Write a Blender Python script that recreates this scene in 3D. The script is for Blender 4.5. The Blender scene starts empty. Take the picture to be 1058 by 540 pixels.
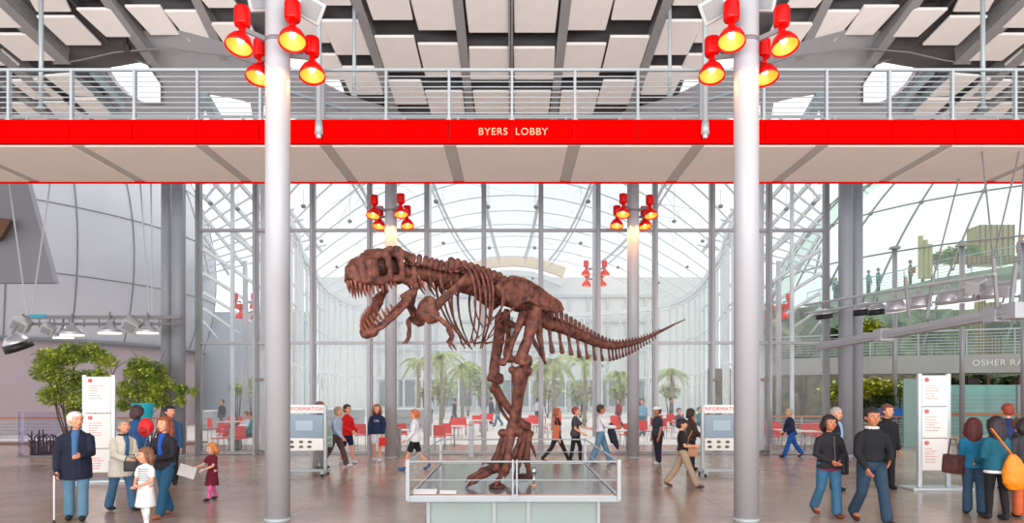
import bpy, bmesh, math, random
from mathutils import Vector, Matrix, Euler
random.seed(7)
S = bpy.context.scene
COL = S.collection
PI = math.pi
# ---------------------------------------------------------------- camera, world, light, exposure
F, CX, HY, CH = 700.0, 529.5, 404.0, 2.05      # focal length in pixels, centre column, horizon row, eye height
cam = bpy.data.cameras.new('camera'); camo = bpy.data.objects.new('camera', cam); COL.objects.link(camo)
cam.sensor_width = 36; cam.lens = F/1058*36; cam.shift_y = (HY-270)/1058; cam.clip_end = 400
camo.location = (0, 0, CH); camo.rotation_euler = (PI/2, 0, 0)
S.camera = camo
w = bpy.data.worlds.new('sky'); S.world = w; w.use_nodes = True
nt = w.node_tree; nt.nodes.clear()
wo = nt.nodes.new('ShaderNodeOutputWorld'); bg = nt.nodes.new('ShaderNodeBackground')
tc = nt.nodes.new('ShaderNodeTexCoord'); nz = nt.nodes.new('ShaderNodeTexNoise'); cr = nt.nodes.new('ShaderNodeValToRGB')
nz.inputs['Scale'].default_value = 2.2; nz.inputs['Detail'].default_value = 4
cr.color_ramp.elements[0].position = .35; cr.color_ramp.elements[0].color = (.86, .93, 1, 1)
cr.color_ramp.elements[1].position = .6; cr.color_ramp.elements[1].color = (1, .99, .98, 1)
nt.links.new(tc.outputs['Generated'], nz.inputs['Vector']); nt.links.new(nz.outputs['Fac'], cr.inputs['Fac'])
nt.links.new(cr.outputs['Color'], bg.inputs['Color']); nt.links.new(bg.outputs['Background'], wo.inputs['Surface'])
bg.inputs['Strength'].default_value = 1.15
sun = bpy.data.lights.new('sun', 'SUN'); sun.energy = 1.2; sun.angle = R_ = math.radians(12); sun.color = (1, .97, .92)
suno = bpy.data.objects.new('sun', sun); COL.objects.link(suno); suno.rotation_euler = (math.radians(-32), math.radians(18), 0)
def area(name, loc, rot, sx, sy, power, color=(1, 1, 1)):
    l = bpy.data.lights.new(name, 'AREA'); l.shape = 'RECTANGLE'; l.size = sx; l.size_y = sy; l.energy = power; l.color = color
    o = bpy.data.objects.new(name, l); COL.objects.link(o); o.location = loc; o.rotation_euler = rot; return o
# added fill light behind the camera, tilted up to brighten ceiling and soffit
area('upward_fill_light', (0, -6, 3.5), (math.radians(148), 0, 0), 40, 7, 7600, (1, .965, .94))
S.view_settings.view_transform = 'Standard'; S.view_settings.look = 'None'
S.view_settings.gamma = 1; S.view_settings.use_curve_mapping = False
S.view_settings.exposure = 0.35
S.cycles.max_bounces = 8; S.cycles.transparent_max_bounces = 24; S.cycles.diffuse_bounces = 3
S.cycles.caustics_reflective = False; S.cycles.caustics_refractive = False; S.cycles.sample_clamp_indirect = 4

# ---------------------------------------------------------------- helpers
def px(x, y, Y): return Vector(((x-CX)*Y/F, Y, CH+(HY-y)*Y/F))
def fl(x, y, z=0.0):
    Y = (CH-z)*F/(y-HY); return Vector(((x-CX)*Y/F, Y, z))
def lin(c):
    def g(v):
        v /= 255.0
        return v/12.92 if v <= .04045 else ((v+.055)/1.055)**2.4
    return (g(c[0]), g(c[1]), g(c[2]), 1)
def UP_(z): return Vector((0, 0, z))
MATS = {}
def mat(name, col, rough=.6, metal=0.0, var=.0, scale=6.0, bump=0.0, emit=None, es=1.0, spec=None, trans=0.0, col2=None):
    if name in MATS: return MATS[name]
    m = bpy.data.materials.new(name); m.use_nodes = True; n = m.node_tree.nodes; L = m.node_tree.links
    b = n['Principled BSDF']; c = lin(col)
    b.inputs['Base Color'].default_value = c; b.inputs['Roughness'].default_value = rough; b.inputs['Metallic'].default_value = metal
    if spec is not None: b.inputs['Specular IOR Level'].default_value = spec
    if var > 0 or bump > 0 or col2:
        t = n.new('ShaderNodeTexCoord'); z = n.new('ShaderNodeTexNoise'); z.inputs['Scale'].default_value = scale; z.inputs['Detail'].default_value = 5
        L.new(t.outputs['Object'], z.inputs['Vector'])
        if var > 0 or col2:
            r = n.new('ShaderNodeValToRGB'); r.color_ramp.elements[0].position = .32; r.color_ramp.elements[1].position = .68
            c2 = lin(col2) if col2 else tuple(min(1, v*(1+var)) for v in c[:3])+(1,)
            c1 = c if col2 else tuple(v*(1-var) for v in c[:3])+(1,)
            r.color_ramp.elements[0].color = c1; r.color_ramp.elements[1].color = c2
            L.new(z.outputs['Fac'], r.inputs['Fac']); L.new(r.outputs['Color'], b.inputs['Base Color'])
        if bump > 0:
            bp = n.new('ShaderNodeBump'); bp.inputs['Strength'].default_value = bump; bp.inputs['Distance'].default_value = .02
            L.new(z.outputs['Fac'], bp.inputs['Height']); L.new(bp.outputs['Normal'], b.inputs['Normal'])
    if emit:
        b.inputs['Emission Color'].default_value = lin(emit); b.inputs['Emission Strength'].default_value = es
    MATS[name] = m; return m
def glass(name, tint=(240, 250, 248), refl=.12, veil=None, vf=0.0):
    """architectural glass: mostly clear with a mirror-like part that grows at grazing angles"""
    if name in MATS: return MATS[name]
    m = bpy.data.materials.new(name); m.use_nodes = True; n = m.node_tree.nodes; L = m.node_tree.links; n.clear()
    o = n.new('ShaderNodeOutputMaterial'); mx = n.new('ShaderNodeMixShader'); tr = n.new('ShaderNodeBsdfTransparent'); gl = n.new('ShaderNodeBsdfGlossy')
    lw = n.new('ShaderNodeLayerWeight'); lw.inputs['Blend'].default_value = .2
    mt = n.new('ShaderNodeMath'); mt.operation = 'MULTIPLY'; mt.inputs[1].default_value = refl*4
    tr.inputs['Color'].default_value = lin(tint); gl.inputs['Roughness'].default_value = .02
    L.new(lw.outputs['Fresnel'], mt.inputs[0]); L.new(mt.outputs[0], mx.inputs[0]); L.new(tr.outputs[0], mx.inputs[1]); L.new(gl.outputs[0], mx.inputs[2])
    if veil:  # pale diffuse colour mixed in, painting haze into the glass
        m2 = n.new('ShaderNodeMixShader'); d = n.new('ShaderNodeBsdfDiffuse'); d.inputs['Color'].default_value = lin(veil)
        m2.inputs[0].default_value = vf; L.new(mx.outputs[0], m2.inputs[1]); L.new(d.outputs[0], m2.inputs[2]); L.new(m2.outputs[0], o.inputs['Surface'])
    else: L.new(mx.outputs[0], o.inputs['Surface'])
    MATS[name] = m; return m

def tag(o, label=None, cat=None, group=None, kind=None):
    if label: o['label'] = label
    if cat: o['category'] = cat
    if group: o['group'] = group
    if kind: o['kind'] = kind
    return o
def empty(name, loc=(0, 0, 0), rz=0, label=None, cat=None, group=None):
    o = bpy.data.objects.new(name, None); COL.objects.link(o); o.location = loc; o.rotation_euler = (0, 0, rz)
    o.empty_display_size = .1
    return tag(o, label, cat, group)
def build(name, bm, m, parent=None, smooth=False, loc=None):
    me = bpy.data.meshes.new(name); bmesh.ops.recalc_face_normals(bm, faces=bm.faces); bm.to_mesh(me); bm.free()
    if not isinstance(m, (list, tuple)): m = [m]
    for k in m: me.materials.append(k)
    if smooth:
        for p in me.polygons: p.use_smooth = True
    o = bpy.data.objects.new(name, me); COL.objects.link(o)
    if parent: o.parent = parent
    if loc is not None: o.location = loc
    return o
def struct(name, bm, m, parent=None, smooth=False, label=None):
    o = build(name, bm, m, parent, smooth)
    if not parent: o['kind'] = 'structure'
    if label: o['label'] = label
    return o
def B(): return bmesh.new()
def box(bm, c, s, rot=None, bev=0):
    M = Matrix.Translation(Vector(c))
    if rot: M = M @ Euler(rot).to_matrix().to_4x4()
    r = bmesh.ops.create_cube(bm, size=1, matrix=M @ Matrix.Diagonal((s[0], s[1], s[2], 1)))
    if bev > 0:
        es = {e for v in r['verts'] for e in v.link_edges}
        bmesh.ops.bevel(bm, geom=list(es), offset=bev, segments=2, affect='EDGES', profile=.7)
    return bm
def frame_of(d, up=Vector((0, 0, 1))):
    d = d.normalized()
    if abs(d.dot(up)) > .98: up = Vector((0, 1, 0))
    x = d.cross(up).normalized(); y = x.cross(d).normalized(); return x, y
def bar(bm, a, b, w, h, up=Vector((0, 0, 1))):
    """rectangular bar from a to b"""
    a = Vector(a); b = Vector(b); x, y = frame_of(b-a, up)
    vs = [bm.verts.new(p + x*sx*w/2 + y*sy*h/2) for p in (a, b) for sx, sy in ((-1, -1), (1, -1), (1, 1), (-1, 1))]
    for f in ((0, 1, 2, 3), (7, 6, 5, 4), (0, 4, 5, 1), (1, 5, 6, 2), (2, 6, 7, 3), (3, 7, 4, 0)): bm.faces.new([vs[i] for i in f])
    return bm
def tube(bm, pts, rad, n=8, cap=True, flat=1.0, up=Vector((0, 0, 1))):
    """closed tapered tube with rounded ends; rad a number or one per point; flat squeezes the second axis"""
    pts = [Vector(p) for p in pts]
    if not isinstance(rad, (list, tuple)): rad = [rad]*len(pts)
    if cap and len(pts) > 1:
        d0 = (pts[0]-pts[1]).normalized(); d1 = (pts[-1]-pts[-2]).normalized()
        r0, r1 = rad[0], rad[-1]
        P = [pts[0]+d0*r0*.95, pts[0]+d0*r0*.6]+pts+[pts[-1]+d1*r1*.6, pts[-1]+d1*r1*.95]
        Rr = [r0*.3, r0*.8]+list(rad)+[r1*.8, r1*.3]
    else: P, Rr = pts, list(rad)
    rings = []; px_ = None
    for i, p in enumerate(P):
        d = (P[min(i+1, len(P)-1)]-P[max(i-1, 0)])
        if d.length < 1e-9: d = Vector((0, 0, 1))
        d.normalize()
        if px_ is None: x, y = frame_of(d, up)
        else:
            x = (px_ - d*px_.dot(d))
            x = x.normalized() if x.length > 1e-6 else frame_of(d, up)[0]
            y = x.cross(d).normalized()
        px_ = x
        rings.append([bm.verts.new(p + (x*math.cos(2*PI*k/n) + y*flat*math.sin(2*PI*k/n))*Rr[i]) for k in range(n)])
    for a, b in zip(rings, rings[1:]):
        for k in range(n): bm.faces.new((a[k], a[(k+1) % n], b[(k+1) % n], b[k]))
    bm.faces.new(rings[0][::-1]); bm.faces.new(rings[-1]); return bm
def ell(bm, c, r, rot=None, seg=12, rings=8):
    M = Matrix.Translation(Vector(c))
    if rot is not None: M = M @ (rot.to_4x4() if isinstance(rot, Matrix) else Euler(rot).to_matrix().to_4x4())
    bmesh.ops.create_uvsphere(bm, u_segments=seg, v_segments=rings, radius=1, matrix=M @ Matrix.Diagonal((r[0], r[1], r[2], 1)))
    return bm
def cyl(bm, a, b, r, r2=None, n=16):
    return tube(bm, [a, b], [r, r if r2 is None else r2], n, cap=False)
def lathe(bm, prof, n=20, M=None):
    """surface of revolution about z from (r, z) pairs; open profile, thick if it doubles back"""
    rings = []
    for r, z in prof:
        ring = []
        for k in range(n):
            v = Vector((r*math.cos(2*PI*k/n), r*math.sin(2*PI*k/n), z))
            ring.append(bm.verts.new(M @ v if M else v))
        rings.append(ring)
    for a, b in zip(rings, rings[1:]):
        for k in range(n): bm.faces.new((a[k], a[(k+1) % n], b[(k+1) % n], b[k]))
    if prof[0][0] > 1e-4: bm.faces.new(rings[0][::-1])
    if prof[-1][0] > 1e-4: bm.faces.new(rings[-1])
    bmesh.ops.remove_doubles(bm, verts=bm.verts, dist=1e-5)
    return bm
def prism(bm, pts, vec):
    """polygon extruded by vec"""
    a = [bm.verts.new(Vector(p)) for p in pts]; b = [bm.verts.new(Vector(p)+Vector(vec)) for p in pts]; n = len(pts)
    bm.faces.new(a[::-1]); bm.faces.new(b)
    for i in range(n): bm.faces.new((a[i], a[(i+1) % n], b[(i+1) % n], b[i]))
    return bm
def blob(name, bm, m, parent=None, voxel=.012, smooth_it=3, disp=0.0, dscale=.1, loc=None):
    """fuse overlapping closed shapes into one continuous surface"""
    me = bpy.data.meshes.new('tmp'); bm.to_mesh(me); bm.free()
    o = bpy.data.objects.new('tmp', me); COL.objects.link(o)
    r = o.modifiers.new('r', 'REMESH'); r.mode = 'VOXEL'; r.voxel_size = voxel
    if smooth_it:
        s = o.modifiers.new('s', 'SMOOTH'); s.iterations = smooth_it; s.factor = .5
    if disp:
        t = bpy.data.textures.get('clouds%g' % dscale) or bpy.data.textures.new('clouds%g' % dscale, 'CLOUDS'); t.noise_scale = dscale
        d = o.modifiers.new('d', 'DISPLACE'); d.texture = t; d.strength = disp; d.mid_level = .5
    dg = bpy.context.evaluated_depsgraph_get(); dg.update()
    nm = bpy.data.meshes.new_from_object(o.evaluated_get(dg)); nm.name = name
    bpy.data.objects.remove(o)
    nm.materials.clear()
    for k in (m if isinstance(m, (list, tuple)) else [m]): nm.materials.append(k)
    for p in nm.polygons: p.use_smooth = True; 
    q = bpy.data.objects.new(name, nm); COL.objects.link(q)
    if parent: q.parent = parent
    if loc is not None: q.location = loc
    return q
def copy_tree(o, parent=None):
    c = o.copy(); COL.objects.link(c); c.parent = parent
    for ch in list(o.children): copy_tree(ch, c)
    return c
def text_mesh(txt, size, depth, m, parent, loc, rot, name='lettering', align='CENTER', spacing=1.0):
    cu = bpy.data.curves.new('t', 'FONT'); cu.body = txt; cu.size = size; cu.extrude = depth; cu.align_x = align; cu.align_y = 'CENTER'; cu.space_character = spacing
    o = bpy.data.objects.new('t', cu); COL.objects.link(o)
    dg = bpy.context.evaluated_depsgraph_get(); dg.update()
    me = bpy.data.meshes.new_from_object(o.evaluated_get(dg)); bpy.data.objects.remove(o)
    me.materials.clear(); me.materials.append(m)
    q = bpy.data.objects.new(name, me); COL.objects.link(q); q.parent = parent; q.location = loc; q.rotation_euler = rot
    return q

M_steel = mat('grey_painted_steel', (122, 120, 122), .5, 0, .05, 3)
M_alu = mat('aluminium_frame', (150, 149, 153), .4, .3)
M_white = mat('white_painted_steel', (222, 224, 226), .45)
M_col = mat('white_column_paint', (176, 176, 181), .38, 0, .02, 1.5)
M_red = mat('red_enamel', (238, 1, 1), .9, spec=.02)
M_redlamp = mat('red_lamp_enamel', (232, 5, 3), .3, spec=.3)
M_panel = mat('acoustic_panel_white', (240, 233, 229), .9, 0, .02, 2)
M_deck = mat('dark_roof_deck', (98, 96, 98), .85, 0, .12, 1.2)
M_beam = mat('grey_roof_beam', (150, 148, 150), .6, 0, .05, 2)
M_glass = glass('hazed_facade_glass', (250, 252, 253), .05, (244, 246, 247), .07)
M_roofglass = glass('roof_glass', (252, 253, 253), .04)
M_black = mat('black_plastic', (22, 22, 24), .5)
M_chrome = mat('brushed_steel', (170, 170, 172), .3, .9)
# ---------------------------------------------------------------- floor
def floor_mat():
    m = bpy.data.materials.new('polished_concrete'); m.use_nodes = True; n = m.node_tree.nodes; L = m.node_tree.links; b = n['Principled BSDF']
    t = n.new('ShaderNodeTexCoord'); z = n.new('ShaderNodeTexNoise'); z.inputs['Scale'].default_value = .35; z.inputs['Detail'].default_value = 8; z.inputs['Roughness'].default_value = .65
    r = n.new('ShaderNodeValToRGB'); r.color_ramp.elements[0].position = .35; r.color_ramp.elements[1].position = .7
    r.color_ramp.elements[0].color = lin((152, 124, 108)); r.color_ramp.elements[1].color = lin((186, 162, 148))
    L.new(t.outputs['Object'], z.inputs['Vector']); L.new(z.outputs['Fac'], r.inputs['Fac'])
    br = n.new('ShaderNodeTexBrick'); br.offset = 0; br.inputs['Scale'].default_value = 1; br.inputs['Brick Width'].default_value = 3.7; br.inputs['Row Height'].default_value = 3.7
    br.inputs['Mortar Size'].default_value = .012; br.inputs['Mortar'].default_value = (.55, .55, .55, 1); br.inputs['Color1'].default_value = br.inputs['Color2'].default_value = (1, 1, 1, 1)
    L.new(t.outputs['Object'], br.inputs['Vector'])
    mx = n.new('ShaderNodeMix'); mx.data_type = 'RGBA'; mx.blend_type = 'MULTIPLY'; mx.inputs[0].default_value = 1
    L.new(r.outputs['Color'], mx.inputs[6]); L.new(br.outputs['Color'], mx.inputs[7]); L.new(mx.outputs[2], b.inputs['Base Color'])
    z2 = n.new('ShaderNodeTexNoise'); z2.inputs['Scale'].default_value = 3; z2.inputs['Detail'].default_value = 4; L.new(t.outputs['Object'], z2.inputs['Vector'])
    mr = n.new('ShaderNodeMapRange'); mr.inputs['To Min'].default_value = .1; mr.inputs['To Max'].default_value = .3
    L.new(z2.outputs['Fac'], mr.inputs['Value']); L.new(mr.outputs[0], b.inputs['Roughness'])
    b.inputs['Specular IOR Level'].default_value = .75
    return m
bm = B(); box(bm, (0, 9, -.1), (64, 34, .2)); struct('floor', bm, floor_mat(), label='polished brown concrete hall floor')
bm = B(); box(bm, (0, 56, -.12), (100, 60, .2)); struct('trim_1', bm, mat('pale_paving', (214, 206, 200), .5, 0, .06, .4), label='pale paving of the glazed piazza')
# ---------------------------------------------------------------- ceiling: undulating roof deck, beams, acoustic panels
def slope(X):
    X = abs(X); K = [(0, .12), (4, .14), (6, .25), (8.3, .38), (10.5, .2), (13, .1), (40, .05)]
    for (a, u), (b, v) in zip(K, K[1:]):
        if X <= b: return u+(v-u)*(X-a)/(b-a)
    return .05
def ceilZ(X, Y, off=0): return 10.2+off+slope(X)*(22-Y)
def hit(x, y, off=0):
    a, b = 4.0, 40.0
    for _ in range(40):
        Y = (a+b)/2; X = (x-CX)*Y/F
        if CH+(HY-y)*Y/F > ceilZ(X, Y, off): b = Y
        else: a = Y
    return Vector((X, Y, CH+(HY-y)*Y/F))
bm = B(); grid = {}
xs = [i*1.0-30 for i in range(61)]; ys = [6+i*1.0 for i in range(18)]
def Zd(X, Y): return ceilZ(X, max(Y, 9), .42)
for i, X in enumerate(xs):
    for j, Y in enumerate(ys): grid[i, j] = bm.verts.new((X, Y, Zd(X, Y)))
for i in range(len(xs)-1):
    for j in range(len(ys)-1):
        X, Y = xs[i]+.5, ys[j]+.5
        if 4.6 < abs(X) < 11.6 and Y > 19: continue
        if abs(X) <= 4.6 and Y > 22.4: continue
        bm.faces.new((grid[i, j], grid[i+1, j], grid[i+1, j+1], grid[i, j+1]))
r = bmesh.ops.extrude_face_region(bm, geom=bm.faces[:]); bmesh.ops.translate(bm, verts=[v for v in r['geom'] if isinstance(v, bmesh.types.BMVert)], vec=(0, 0, .3))
bmesh.ops.delete(bm, geom=[v for v in bm.verts if not v.link_faces], context='VERTS')
struct('ceiling', bm, M_deck, label='undulating dark grey roof deck')
# rows of (top-left, top-right, bottom-right, bottom-left) in the right half; mirrored for the left
PAN = [
 ('the first column right of the centre line', [((531, -14), (579.5, -14), (574, 34), (532, 34)), ((531, 50), (574, 50), (573, 82.5), (532, 82.5)), ((531, 95), (570, 95), (567, 118), (532, 118))]),
 ('the second column from the centre line', [((591, -14), (638, -14), (626, 31.5), (586, 31.5)), ((585, 46), (627, 46), (619, 79), (581, 79)), ((580.5, 95), (619.5, 95), (613, 118), (578, 118))]),
 ('the third column from the centre line', [((641, -25), (689, -25), (673, 21), (632, 21)), ((631, 38.5), (672, 38.5), (661, 72), (623, 72)), ((624, 84), (660, 84), (651.5, 108), (617, 108))]),
 ('the fourth column from the centre line', [((706, -30), (745, -30), (727, 6), (695, 6)), ((687, 22), (727, 22), (711, 57), (675, 57)), ((670, 70), (709, 70), (696, 98), (662, 98))]),
 ('the fifth column from the centre line', [((737, -2), (783, -2), (757, 44.5), (717, 44.5)), ((711, 57), (745, 57), (729, 83), (699, 83))]),
 ('the sixth column from the centre line', [((835, -25), (872, -25), (843, 8.5), (812, 8.5)), ((800, 25), (841, 25), (820, 55), (786, 55))]),
 ('the seventh column from the centre line', [((880, -30), (912, -30), (889, -2), (857, -2)), ((853, 12), (889, 12), (863, 43), (839, 43))]),
 ('the eighth column from the centre line', [((893, 7), (930, 7), (902.5, 36.5), (873, 36.5)), ((925, -30), (965, -30), (938, -5), (905, -5))]),
 ('the ninth column from the centre line', [((943, 10), (980, 10), (949, 38.5), (920, 38.5)), ((977, -28), (1010, -28), (980, 0), (947, 0))]),
 ('the tenth column from the centre line', [((998, -14), (1036, -14), (1021, 12.5), (985, 12.5)), ((982, 18), (1021, 18), (990, 47), (953.6, 47))]),
 ('the column beside the outer roof beam', [((1055, 4), (1095, 4), (1074, 29), (1034, 29)), ((1032, 36), (1070, 36), (1036, 63), (1001, 63)), ((1056, 53), (1090, 53), (1070, 68), (1038, 68))]),
 ('the low rows seen through the railing', [((987, 77), (1013, 79), (987, 99), (961, 100)), ((1020, 82), (1049, 84), (1024, 103), (993, 103)), ((959, 103), (983, 103), (961, 124), (937, 124)), ((993, 106), (1014, 106), (997, 124), (966, 124)), ((1026, 107), (1050, 107), (1030, 126), (1002, 126))]),
]
ROWN = ['topmost', 'second down', 'third down', 'fourth down', 'fifth down']
def mirror(q): return [(2*CX-x, y) for x, y in (q[1], q[0], q[3], q[2])]
for cn, rows in PAN:
    rows = sorted(rows, key=lambda q: q[2][1])
    for k, q in enumerate(rows):
        for sd in ('right', 'left'):
            qq = q if sd == 'right' else mirror(q)
            c = [hit(x, y) for x, y in qq]
            ctr = sum(c, Vector())/4
            bm = B(); prism(bm, [p-ctr for p in c], (0, 0, .07))
            bmesh.ops.bevel(bm, geom=bm.edges[:], offset=.012, segments=1, affect='EDGES')
            name = cn.replace(' from the centre line', '').replace(' right of the centre line', '').replace('the ', '', 1).replace('low rows seen through the railing', 'low rows behind the railing')
            o = build('acoustic_panel', bm, M_panel, loc=ctr)
            tag(o, 'white acoustic roof panel, %s, %s, %s half' % (name, ROWN[k], sd), 'ceiling panel', 'acoustic panels under the roof')
            # hanger lugs that hold the panel under the deck
            h = B(); bar(h, (0, 0, .06), (0, 0, .42), .05, .05)
            build('hanger', h, M_steel, o)
nb = 2
def beam(p1, p2, wd, dp, off=0.0, m=M_beam, lab='grey roof beam'):
    global nb
    for s in (0, 1):
        a, b = [(hit(2*CX-x if s else x, y, off)) for x, y in (p1, p2)]
        bm = B(); up = Vector((0, 0, 1)); bar(bm, a+Vector((0, 0, dp/2)), b+Vector((0, 0, dp/2)), wd, dp)
        # flanges
        bar(bm, a, b, wd*1.35, .03); struct('trim_%d' % nb, bm, m, label='%s, %s half' % (lab, 'left' if s else 'right')); nb += 1
beam((589, -30), (571.5, 128), .17, .42, lab='roof beam nearest the centre')
beam((701, -30), (650, 118), .17, .42, lab='second roof beam from the centre')
beam((868, -25), (826, 62), .18, .42, lab='third roof beam from the centre')
beam((970, -28), (900, 66), .2, .42, lab='fourth roof beam from the centre')
beam((1090, -26), (993, 66), .3, .45, lab='thick outer roof beam')
beam((1100, 20), (1010, 100), .22, .4, lab='outermost roof beam')
beam((1075, 75), (1000, 126), .2, .4, lab='low outer roof beam')
bm = B()
for dx in (-3.2, 0): bar(bm, hit(529.5+dx, -30), hit(529.5+dx*.7, 128), .045, .1)
struct('trim_%d' % nb, bm, M_beam, label='double rail along the roof centre line'); nb += 1
# thin diagonal purlins between outer beams
for p, q in (((1003, -20), (947, 44)), ((1048, 22), (1002, 66)), ((955, -20), (905, 30))):
    beam(p, q, .06, .2, .1, mat('dark_purlin', (70, 68, 70), .7), 'dark purlin')
# transverse rails
for y0 in (42, 88):
    bm = B(); bar(bm, hit(380, y0, .25), hit(680, y0, .25), .1, .3); struct('trim_%d' % nb, bm, mat('dark_purlin', (70, 68, 70), .7), label='dark cross beam between panel rows'); nb += 1

# ---------------------------------------------------------------- sloping shell with skylights where the roof comes down
from mathutils.geometry import tessellate_polygon
M_shell = mat('shell_plaster', (168, 168, 173), .8, 0, .06, 1)
def shellp(x, y):
    Y = 18.2+(y-40)*2.9/85.0; return px(x, y, Y)
outer = [(640, 135), (645, 115), (700, 98), (735, 80), (795, 53), (840, 40), (878, 30), (915, 32), (950, 40), (992, 58), (1004, 70), (985, 82), (950, 110), (935, 135)]
hole1 = [(891, 87), (905, 66), (921, 60), (935, 60), (949, 65), (949, 73), (942, 84), (930, 96), (918, 103), (910, 106.5), (891, 107)]
hole2 = [(800, 106), (822, 101), (847, 97), (850, 108), (852, 124), (797, 124)]
hole3 = [(766, 114), (789, 108), (789, 124), (752, 124)]
for s in (0, 1):
    loops = [[(2*CX-x if s else x, y) for x, y in l] for l in (outer, hole1, hole2, hole3)]
    flat = [p for l in loops for p in l]
    tri = tessellate_polygon([[Vector((x, y, 0)) for x, y in l] for l in loops])
    bm = B(); a = [bm.verts.new(shellp(*p)) for p in flat]
    for t in tri:
        try: bm.faces.new([a[i] for i in t])
        except ValueError: pass
    bmesh.ops.recalc_face_normals(bm, faces=bm.faces)
    r = bmesh.ops.extrude_face_region(bm, geom=bm.faces[:]); bmesh.ops.translate(bm, verts=[v for v in r['geom'] if isinstance(v, bmesh.types.BMVert)], vec=(0, .25, .1))
    struct('wall_%s' % ('left_shell' if s else 'right_shell'), bm, M_shell, label='sloping grey roof shell with round skylight, %s side' % ('left' if s else 'right'))
    sx = (lambda x: 2*CX-x) if s else (lambda x: x)
    bm = B(); M_bl = mat('pale_blue_steel', (150, 166, 172), .5)
    def seg(p, q, w_, d=.25):
        a, b = shellp(sx(p[0]), p[1]), shellp(sx(q[0]), q[1]); v = Vector((0, -.18, -.1)); bar(bm, a+v, b+v, w_, d)
    seg((982, 70), (930, 127), .26); seg((960, 72), (926, 108), .08); seg((846, 98), (832, 126), .2); seg((842, 98), (826, 126), .05)
    seg((700, 112), (800, 80), .05, .08)
    struct('trim_%d' % nb, bm, M_bl, label='pale steel struts over the skylights'); nb += 1
    # frame round the skylight
    bm = B(); pts = [shellp(sx(x), y)+Vector((0, -.03, -.02)) for x, y in hole1]
    for i in range(len(pts)): tube(bm, [pts[i], pts[(i+1) % len(pts)]], .035, 6)
    struct('trim_%d' % nb, bm, M_steel, label='rim of the round skylight'); nb += 1
    # bent conduit and small black floodlight
    o = build('conduit', tube(B(), [px(sx(x), y, 18.0) for x, y in ((790, 68), (820, 58), (850, 55), (880, 50), (905, 51), (940, 54), (975, 62), (1003, 66))], .02, 6), M_steel)
    tag(o, 'thin grey conduit sagging below the roof edge on the %s' % ('left' if s else 'right'), 'conduit', 'conduits below the roof edge')
fx = px(132, 50, 18.0)
t = empty('floodlight', fx, 0, 'small black floodlight under the roof beside the left round skylight', 'floodlight')
build('housing', box(B(), (0, 0, 0), (.16, .14, .2), (.3, 0, 0), .02), M_black, t); build('bracket', bar(B(), (0, 0, .08), (0, .05, .5), .03, .03), M_black, t)
# bulkhead over the glass wall
bm = B(); box(bm, (0, 22.35, 10.0), (12.6, .3, 1.2)); struct('wall_back', bm, M_shell, label='grey bulkhead over the middle of the glass wall')

# ---------------------------------------------------------------- footbridge
BY0, BY1 = 13.6, 16.1
zb, zt = 2.05+256*BY0/F, 2.05+279*BY0/F          # soffit, deck top
br = empty('footbridge', (0, (BY0+BY1)/2, zb), 0, 'long footbridge with bright red edge beam and wire railing crossing the hall', 'footbridge')
def bp(x, y, z): return Vector((x, y-(BY0+BY1)/2, z-zb))
W = 13.0
pit = 65.4*BY0/F
bm = B(); box(bm, bp(0, (BY0+BY1)/2+.05, (zb+zt)/2+.05), (2*W, BY1-BY0-.2, zt-zb-.1)); build('deck', bm, mat('bridge_deck', (120, 118, 118), .8), br)
k = int(W/pit)
for i in range(-k-1, k+1):
    x0, x1 = i*pit, (i+1)*pit
    bm = B(); box(bm, bp((x0+x1)/2, BY0+.03, (zb+zt)/2), (x1-x0-.022, .06, zt-zb), None, .006); build('fascia_panel', bm, M_red, br)
bm = B(); box(bm, bp(0, BY0+.1, (zb+zt)/2), (2*W, .07, zt-zb-.03)); 
build('backing', bm, mat('dark_red_joint', (150, 10, 6), .6), br)
bm = B(); box(bm, bp(0, BY0-.005, zb+.015), (2*W, .09, .05)); box(bm, bp(0, BY0-.005, zt-.01), (2*W, .09, .04)); build('edge_trim', bm, M_red, br)
# soffit: cream boards, grey joint strips, red back edge
pitS = 129.3*BY0/F
edges = [(-5+i)*pitS+pitS/2 for i in range(10)]
for i in range(-1, 10):
    xa = edges[i]+.13 if i >= 0 else -W; xb = edges[i+1]-.13 if i < 9 else W
    bm = B(); box(bm, bp((xa+xb)/2, (BY0+BY1)/2+.03, zb-.0), (xb-xa, BY1-BY0-.2, .04), None, .006); build('soffit_board', bm, mat('cream_soffit', (246, 236, 229), .75, 0, .02, 1), br)
for e in edges:
    bm = B(); box(bm, bp(e, (BY0+BY1)/2+.03, zb+.012), (.26, BY1-BY0-.2, .03)); build('joint_strip', bm, mat('grey_strip', (196, 192, 188), .7), br)
bm = B(); box(bm, bp(0, BY1, zb+.02), (2*W, .08, .11)); build('back_edge_trim', bm, M_red, br)
# railing
M_rail = mat('railing_steel', (178, 186, 190), .45, .1)
for yr, nm in ((BY0+.1, 'front'), (BY1-.1, 'back')):
    for i in range(-k, k+1):
        bm = B(); box(bm, bp(i*pit, yr, zt+.53), (.05, .09, 1.06)); box(bm, bp(i*pit, yr, zt+.04), (.1, .12, .05)); build('railing_post', bm, M_rail, br)
    bm = B(); bar(bm, bp(-W, yr, zt+1.07), bp(W, yr, zt+1.07), .06, .05); build('handrail', bm, M_rail, br)
    for j in range(9):
        z = zt+.1+j*.105
        bm = B(); tube(bm, [bp(-W, yr, z), bp(W, yr, z)], .011, 6, cap=False); build('railing_wire', bm, M_rail, br)
text_mesh('BYERS  LOBBY', .2, .01, mat('letter_gold', (236, 178, 140), .4), br, bp(.02, BY0-.012, zb+.225), (PI/2, 0, 0), spacing=1.12)
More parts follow.
